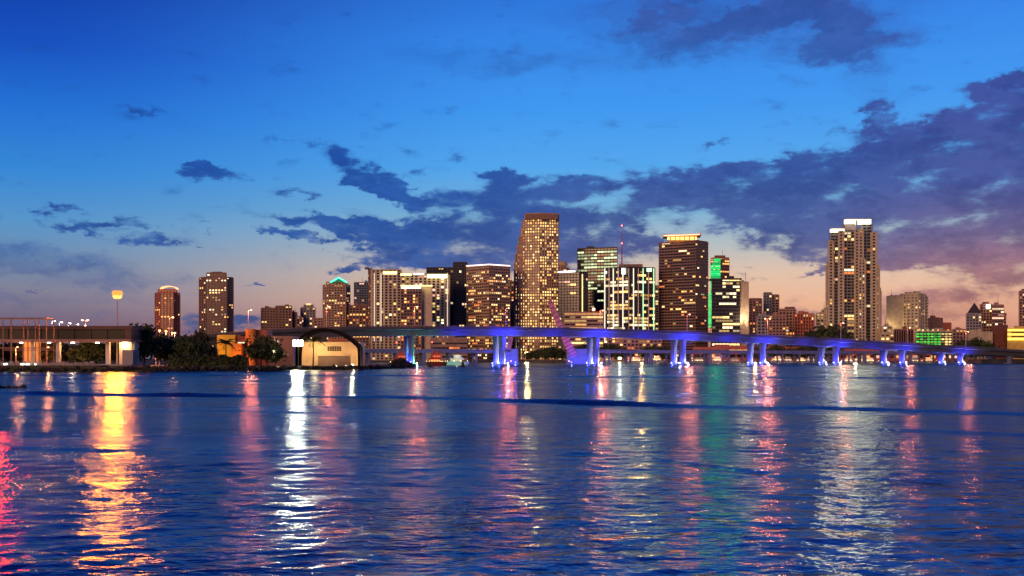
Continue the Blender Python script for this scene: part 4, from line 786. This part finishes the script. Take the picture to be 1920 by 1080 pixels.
# bright floodlights
def flood(label, px, py, D, power, col, r, zb=1.3, m=E_COOL, size=.8):
    p = P(px, py, D); t = thing('floodlight_mast', label, 'floodlight', (p.x, p.y, zb), 'floodlights on the shore'); q = MB(); q.tube([(p.x, p.y, zb-.3), (p.x, p.y, p.z-.3)], .1, 6); q.obj('pole', DSTEEL, t)
    q = MB(); q.cbox(p-Vector((0, 0, size*.3)), size*1.3, .5, size*.8); q.obj('housing', DSTEEL, t); nx = 3 if size > 1 else 1
    for i in range(nx):
        for j in range(2 if size > 1 else 1): q = MB(); q.ball(p+Vector(((i-(nx-1)/2)*size*.42, -.35, size*(.1+(j-.5)*.38 if size > 1 else .1))), size*(.2 if size > 1 else .45), 10, 6); q.obj('lens', m, t)
    lamp('flood_beam', p+Vector((0, -1.3, .1)), power, col, t, r, spot=110, aim=Vector((p.x*.2, 30, 0))); lamp('flood_fill', p+(Vector((3.5, 11, -.5)) if size > 1 and D < 500 else Vector((.6, -1.6, .1))), min(4200, power*.1), (col[0], col[1]*.78, col[2]*.55), t, r); return t  # added weak point light; at the arch it sits behind the rib, lighting the hall
E_FLOOD = emit('flood_lens_glow', (1, .88, .55), 20)
flood('blazing white floodlight at the left foot of the arch', 559, 645, 362, 90000, (1, .80, .46), 1.2, m=E_FLOOD, size=3.0)
flood('small bright lamp at the right foot of the arch', 661, 685, 371, 160000, (1, .80, .5), .3, size=.8)
flood('white starburst floodlight on the far shore under the old bridge', 1162, 672, 984, 160000, (1, .9, .6), .6, 1.6, m=E_FLOOD, size=2.2)
# the high mast lamp
hm = P(220, 550, 345); t = thing('high_mast_lamp', 'tall mast with a blazing orange ring of lamps', 'lamp mast', (hm.x, hm.y, 1.3))
q = MB(); q.tube([(hm.x, hm.y, 1), (hm.x, hm.y, 14), (hm.x, hm.y, hm.z+.6)], [.34, .26, .14], 8); q.obj('pole', LAMPM, t)
q = MB(); R_ = 1.05
q.tube([hm+Vector((R_*math.cos(a), R_*math.sin(a), .35)) for a in np.linspace(0, 2*math.pi, 17)], .1, 6); rg = q.obj('ring', DSTEEL, t)
for k in range(16):
    a = k*math.pi/4+.39*(k//8); rr = R_*(1 if k < 8 else .7); c = hm+Vector((rr*math.cos(a), rr*math.sin(a), 0 if k < 8 else -.95)); q = MB(); q.ball(c, .8, 10, 6, 1.15); q.obj('luminaire', E_MAST if k < 8 else E_MAST2, rg); q = MB(); q.tube([c+Vector((0, 0, .3)), c+Vector((0, 0, .62)), c+Vector((0, 0, .75))], [.5, .4, .12], 8); q.obj('lamp_hood', DSTEEL, rg); q = MB(); q.tube([hm+Vector((0, 0, .5)), c+Vector((0, 0, .5))], .06, 5); q.obj('spoke', DSTEEL, rg)
lamp('mast_light', hm+Vector((0, -2.4, -.8)), 150000, (1, .19, .008), t, 1.4, spot=140, aim=Vector((hm.x*.35, 60, 0)))
# park and quay lamps, then added orange glow lamps
for px, py, D_, l in ((318, 596, 470, 'sodium park lamp in front of the reddish apartment tower'), (97, 603, 520, 'first white quay lamp beside the gantry'), (111, 605, 560, 'second white quay lamp above the terminal roof'), (127, 607, 600, 'third white quay lamp above the terminal roof'), (142, 609, 640, 'fourth white quay lamp above the terminal roof'), (156, 611, 680, 'fifth white quay lamp, lowest of the row')):
    z = GZ(py, D_); street_lamp('street_lamp', l, (GX(px, D_), D_, 1.2), z-1.2, E_SOD if px == 318 else E_COOL, 1500, (1, .3, .12) if px == 318 else (1, .8, .75), 'lamps behind the island', rad=.55)
street_lamp('street_lamp', 'twin pinkish lamp post above the terminal roof', (GX(160, 600), 600, 1.2), GZ(601, 600)-1.2, E_PINKL, 2500, (1, .3, .14), 'lamps behind the island', twin=True, rad=.7)
for i, (px, py, l) in enumerate(((299, 621, 'white globe lamp at the foot of the reddish apartment tower'), (311, 622.5, 'small globe lamp between two park lamps'), (322, 625.5, 'left lamp of the bright pair over the park trees'), (327.5, 625.5, 'right lamp of the bright pair over the park trees'))):
    street_lamp('globe_lamp', l, (GX(px, 440), 440, 1.2), GZ(py, 440)-1.2, E_SOD, 700, (1, .4, .2), 'park globe lamps', arm=.2, rad=.55)
for i, (px, D_, top) in enumerate(((-30, 430, 640), (25, 440, 646), (75, 425, 643), (120, 450, 648), (165, 430, 645), (215, 440, 644))): tree(4, ['leftmost dark tree behind the gantry', 'dark tree behind the orange lobby wall', 'dark tree behind the gantry posts', 'dark tree seen under the middle of the terminal', 'dark tree behind the round tree under the terminal', 'dark tree behind the lit stair wall'][i], px, D_, top, group='trees behind the terminal', wide=1.5)
for px, D_, h, pw, l in ((30, 400, 7, 9000, 'added orange glow lamp behind the lobby wall'), (88, 410, 7, 11000, 'added orange glow lamp behind the gantry'), (150, 405, 7, 11000, 'added orange glow lamp behind the middle of the terminal'), (292, 384, 5, 5000, 'added orange glow lamp behind the tallest park tree'), (335, 392, 5, 5000, 'added orange glow lamp behind the park trees'), (372, 396, 5, 4000, 'added orange glow lamp left of the yellow wall')):
    street_lamp('glow_lamp', l, (GX(px, D_), D_, 1.2), h, E_SOD, pw, (1, .24, .06), 'added orange glow lamps on the island', arm=.8, rad=.3)  # lamps added for an orange glow behind the terminal and between the trees
# hedge, park wall
hd = MB(); r = random.Random(3)
for k in range(2600):
    x = r.uniform(318, 463); p = P(x, 0, 340); p.z = r.uniform(1.2, 4.6+.5*math.sin(x*.2)); p.y = 340+r.uniform(-1.2, 1.2); a = Vector((r.gauss(0, 1), r.gauss(0, 1), r.gauss(0, 1))).normalized(); b_ = a.orthogonal().normalized(); s = r.uniform(.2, .45)
    hd.quad(p-a*s-b_*s, p+a*s-b_*s, p+a*s+b_*s, p-a*s+b_*s)
hg = thing('clipped_hedge', 'long dark clipped hedge in front of the yellow wall', 'hedge', (GX(390, 340), 340, 1.3)); hd.obj('foliage', LEAFM, hg, kind='stuff'); q = MB(); q.box(Vector((GX(319, 340), 339.2, 1.2)), (GX(462, 340)-GX(319, 340), 0, 0), (0, 1.6, 0), (0, 0, 3.0)); q.obj('stems', LEAFM, hg)
# shore rocks
rk = MB(); r = random.Random(9)
def rock(c, s):
    i = len(rk.v); phi = r.uniform(0, 6)
    for z, rr, n in ((-.5, .8, 6), (.1, 1, 6), (.6, .55, 6)):
        for j in range(n): a = phi+j*math.pi/3; k = s*rr*r.uniform(.75, 1.2); rk.v.append((c.x+math.cos(a)*k, c.y+math.sin(a)*k, c.z+z*s))
    for l in (0, 6):
        for j in range(6): a, b = i+l+j, i+l+(j+1) % 6; rk.f.append((a, b, b+6, a+6))
    rk.f.append(tuple(i+12+j for j in range(6)))
for (a, c) in zip(isl[:9], isl[1:9]):
    n = int(math.hypot(c[0]-a[0], c[1]-a[1])/.9)
    for k in range(n): u = (k+r.random())/n; rock(Vector((a[0]+(c[0]-a[0])*u, a[1]+(c[1]-a[1])*u-r.uniform(-.5, 1.2), r.uniform(0, 1.3))), r.uniform(.5, 1.0))
ROCK = mat('dark_shore_rock', (.035, .03, .028), rough=.9, var=.4, scale=.8); o = rk.obj('shore_rocks', ROCK); o['kind'] = 'stuff'; tag(o, 'band of dark riprap rocks along the island shore', 'rocks')
rk = MB()
for k in range(150): u = r.gauss(0, .42); rock(Vector((GX(752, 440)+u*5.5, 438+r.uniform(-2, 3), 1+2.9*math.exp(-(u*1.5)**2)*r.random())), r.uniform(.5, 1.0))
o = rk.obj('rock_mound', ROCK); o['kind'] = 'stuff'; tag(o, 'dark rock mound at the tip of the island', 'rocks')
rk = MB()
for k in range(36): rock(Vector((GX(-20, 137)+r.uniform(-3.4, 4.6), 137+r.uniform(-1.2, 1), r.uniform(-.2, .25))), r.uniform(.3, .6))
o = rk.obj('rock_spit', ROCK); o['kind'] = 'stuff'; tag(o, 'low black rocks breaking the water at the left edge', 'rocks')
# channel markers, boats
def marker(px, D_, label, h=2.6):
    t = thing('channel_marker', label, 'marker', (GX(px, D_), D_, 0), 'dark channel markers'); q = MB(); c = Vector((GX(px, D_), D_, 0)); BLK = bpy.data.materials.get('black_buoy') or mat('black_buoy', (.012, .012, .012), rough=.5)
    q.tube([c+Vector((0, 0, -.4)), c+Vector((0, 0, .2)), c+Vector((0, 0, .5))], [1.5, 1.5, 1.0], 10); q.obj('float', BLK, t); q = MB(); q.tube([c+Vector((0, 0, .4)), c+Vector((0, 0, h*.8))], [.8, .45], 8); q.obj('tower', BLK, t); q = MB(); q.ball(c+Vector((0, 0, h)), .4, 8, 6); q.obj('top_ball', BLK, t)
marker(807, 480, 'dark channel buoy in front of the red-lit boat'); marker(868, 500, 'dark channel buoy left of the blue-lit bascule house', 3.0)
HULLW = mat('white_boat_hull', (.34, .33, .31), rough=.4); HULLR = mat('red_boat_hull', (.16, .03, .025), rough=.4)
def boat(label, px, D_, ln, h, hm_, lights, lm, deckhouse=True, name='moored_boat', group='boats under the bridge', masts=0, pw=0, pc=(1,.6,.3)):
    c = Vector((GX(px, D_), D_, 0)); t = thing(name, label, 'boat', c, group); q = MB(); b2 = ln*.16
    low = [(c.x-ln*.46, c.y-b2*.6), (c.x+ln*.36, c.y-b2*.6), (c.x+ln*.44, c.y), (c.x+ln*.36, c.y+b2*.6), (c.x-ln*.46, c.y+b2*.6)]; up = [(c.x-ln*.5, c.y-b2), (c.x+ln*.38, c.y-b2), (c.x+ln*.54, c.y), (c.x+ln*.38, c.y+b2), (c.x-ln*.5, c.y+b2)]
    q.prism(low, -.4, h*.35, up); q.obj('hull', hm_, t)
    q = MB(); q.cbox(c+Vector((-ln*.05, 0, h*.35)), ln*.6, b2*1.5, h*.35); cb = q.obj('cabin', hm_, t)
    if masts:                                # tapering work boat superstructure
        q = MB(); f = lambda k, o=0: [(c.x-ln*k+o, c.y-b2*.5*k*3), (c.x+ln*k+o, c.y-b2*.5*k*3), (c.x+ln*k+o, c.y+b2*.5*k*3), (c.x-ln*k+o, c.y+b2*.5*k*3)]
        q.prism(f(.24), h*.7, h*1.05, f(.19)); q.prism(f(.15), h*1.05, h*1.35, f(.1)); q.obj('bridge_house', hm_, t)
        for k in range(5): q = MB(); q.cbox(c+Vector((-ln*.16+ln*.08*k, -b2*.37, h*.82)), .5, .12, .5); q.obj('port_light', W_ORANGE, t)
    elif deckhouse: q = MB(); q.cbox(c+Vector((0, 0, h*.7)), ln*.34, b2*1.2, h*.3); q.obj('deckhouse', hm_, t)
    q = MB(); q.box(c+Vector((-ln*.3, -b2*.78, h*.45)), (ln*.5, 0, 0), (0, .1, 0), (0, 0, h*.12)); q.obj('cabin_window', W_ORANGE if masts else W_YEL, cb)
    for k in range(lights): q = MB(); q.ball(c+Vector((-ln*.45+ln*.9*k/max(1, lights-1), -b2*.95, h*.42)), max(.16, ln*.011), 6, 4); q.obj('deck_light', lm, t)
    for k in range(masts):
        q = MB(); mx = c+Vector((-ln*.2+ln*.3*k, 0, h*.6)); q.tube([mx, mx+Vector((0, 0, h*1.5))], .14, 5); q.obj('mast', METAL, t)
        q = MB(); q.ball(mx+Vector((0, 0, h*1.5)), .3, 6, 4); q.obj('mast_light', E_RED, t)
    if pw: lamp('deck_glow', c+Vector((0, -b2*1.6, h*.9)), pw, pc, t, .4); 
    return t
E_YDOT = emit('yellow_deck_light', (1, .62, .18), 7)
boat('red-lit boat with yellow deck lights behind the rock mound', 752, 500, 11, 5.6, HULLR, 8, E_YDOT, masts=1, pw=350, pc=(1, .25, .15)); boat('red-lit boat with yellow deck lights right of the green pier', 818, 540, 11, 6, HULLR, 8, E_YDOT, masts=1, pw=400, pc=(1, .2, .15))
ordn = ['first', 'second', 'third', 'fourth', 'fifth', 'sixth', 'seventh', 'eighth', 'ninth', 'tenth', 'eleventh', 'twelfth', 'thirteenth', 'fourteenth', 'fifteenth', 'sixteenth']
xs = [1140, 1193, 1214, 1232, 1312, 1345, 1378, 1458, 1478, 1502, 1520, 1590, 1612, 1630, 1715, 1740]
for i, x in enumerate(xs): boat(ordn[i]+' from the left of the white yachts moored behind the bridge piers', x, 940-(i % 3)*14, random.uniform(11, 17), random.uniform(4.5, 6.5), HULLW, 4, E_COOL if i % 3 else E_SOD, name='moored_yacht', group='yachts in the marina', masts=0, pw=900 if i % 2 else 0, pc=(1, .42, .2))
boat('low boat with white cabin lights right of the first channel buoys', 858, 600, 13, 6, HULLW, 4, emit('greenish_boat_light', (.9, 1, .5), 8), group='boats under the bridge', pw=350)
# promenade lamps on the far shore
for i, (px, l, cl) in enumerate(((985, 'between the bascule houses', (1,.7,.4)), (1120, 'behind the second pair of piers', (1,.3,.12)), (1200, 'right of the starburst floodlight', (1,.45,.2)), (1285, 'behind the third pair of piers', (1,.16,.14)), (1330, 'left of the glowing market hall', (1,.14,.16)), (1412, 'behind the fourth pair of piers', (1,.42,.2)), (1600, 'below the twin-crowned tower', (1,.62,.4)), (1662, 'behind the sixth pair of piers', (1,.2,.12)), (1768, 'behind the last blue pier', (1,.3,.14)))):
    D_ = 966; street_lamp('promenade_lamp', 'promenade lamp on the far quay '+l, (GX(px, D_ if px < 1800 else 940), D_, -1.2), 11, E_SOD, 7000, (cl[0], cl[1]*.9, cl[2]*.45), 'promenade lamps', rad=.6, beam=240000)
# red beacon pile just outside the left edge: its light lies red on the water
t = thing('red_beacon_pile', 'red navigation light on a pile just off the left edge', 'beacon', (GX(-16, 60), 60, 0)); c = Vector((GX(-16, 60), 60, 0))
q = MB(); q.tube([c-Vector((0, 0, .8)), c+Vector((0, 0, 3.6))], .2, 8); q.obj('pile', OLDC, t); q = MB(); q.ball(c+Vector((0, 0, 3.9)), .25, 8, 6); q.obj('lantern', E_RED, t); lamp('beacon_light', c+Vector((.2, -.6, 4.0)), 1600, (1, .03, .004), t, .3)
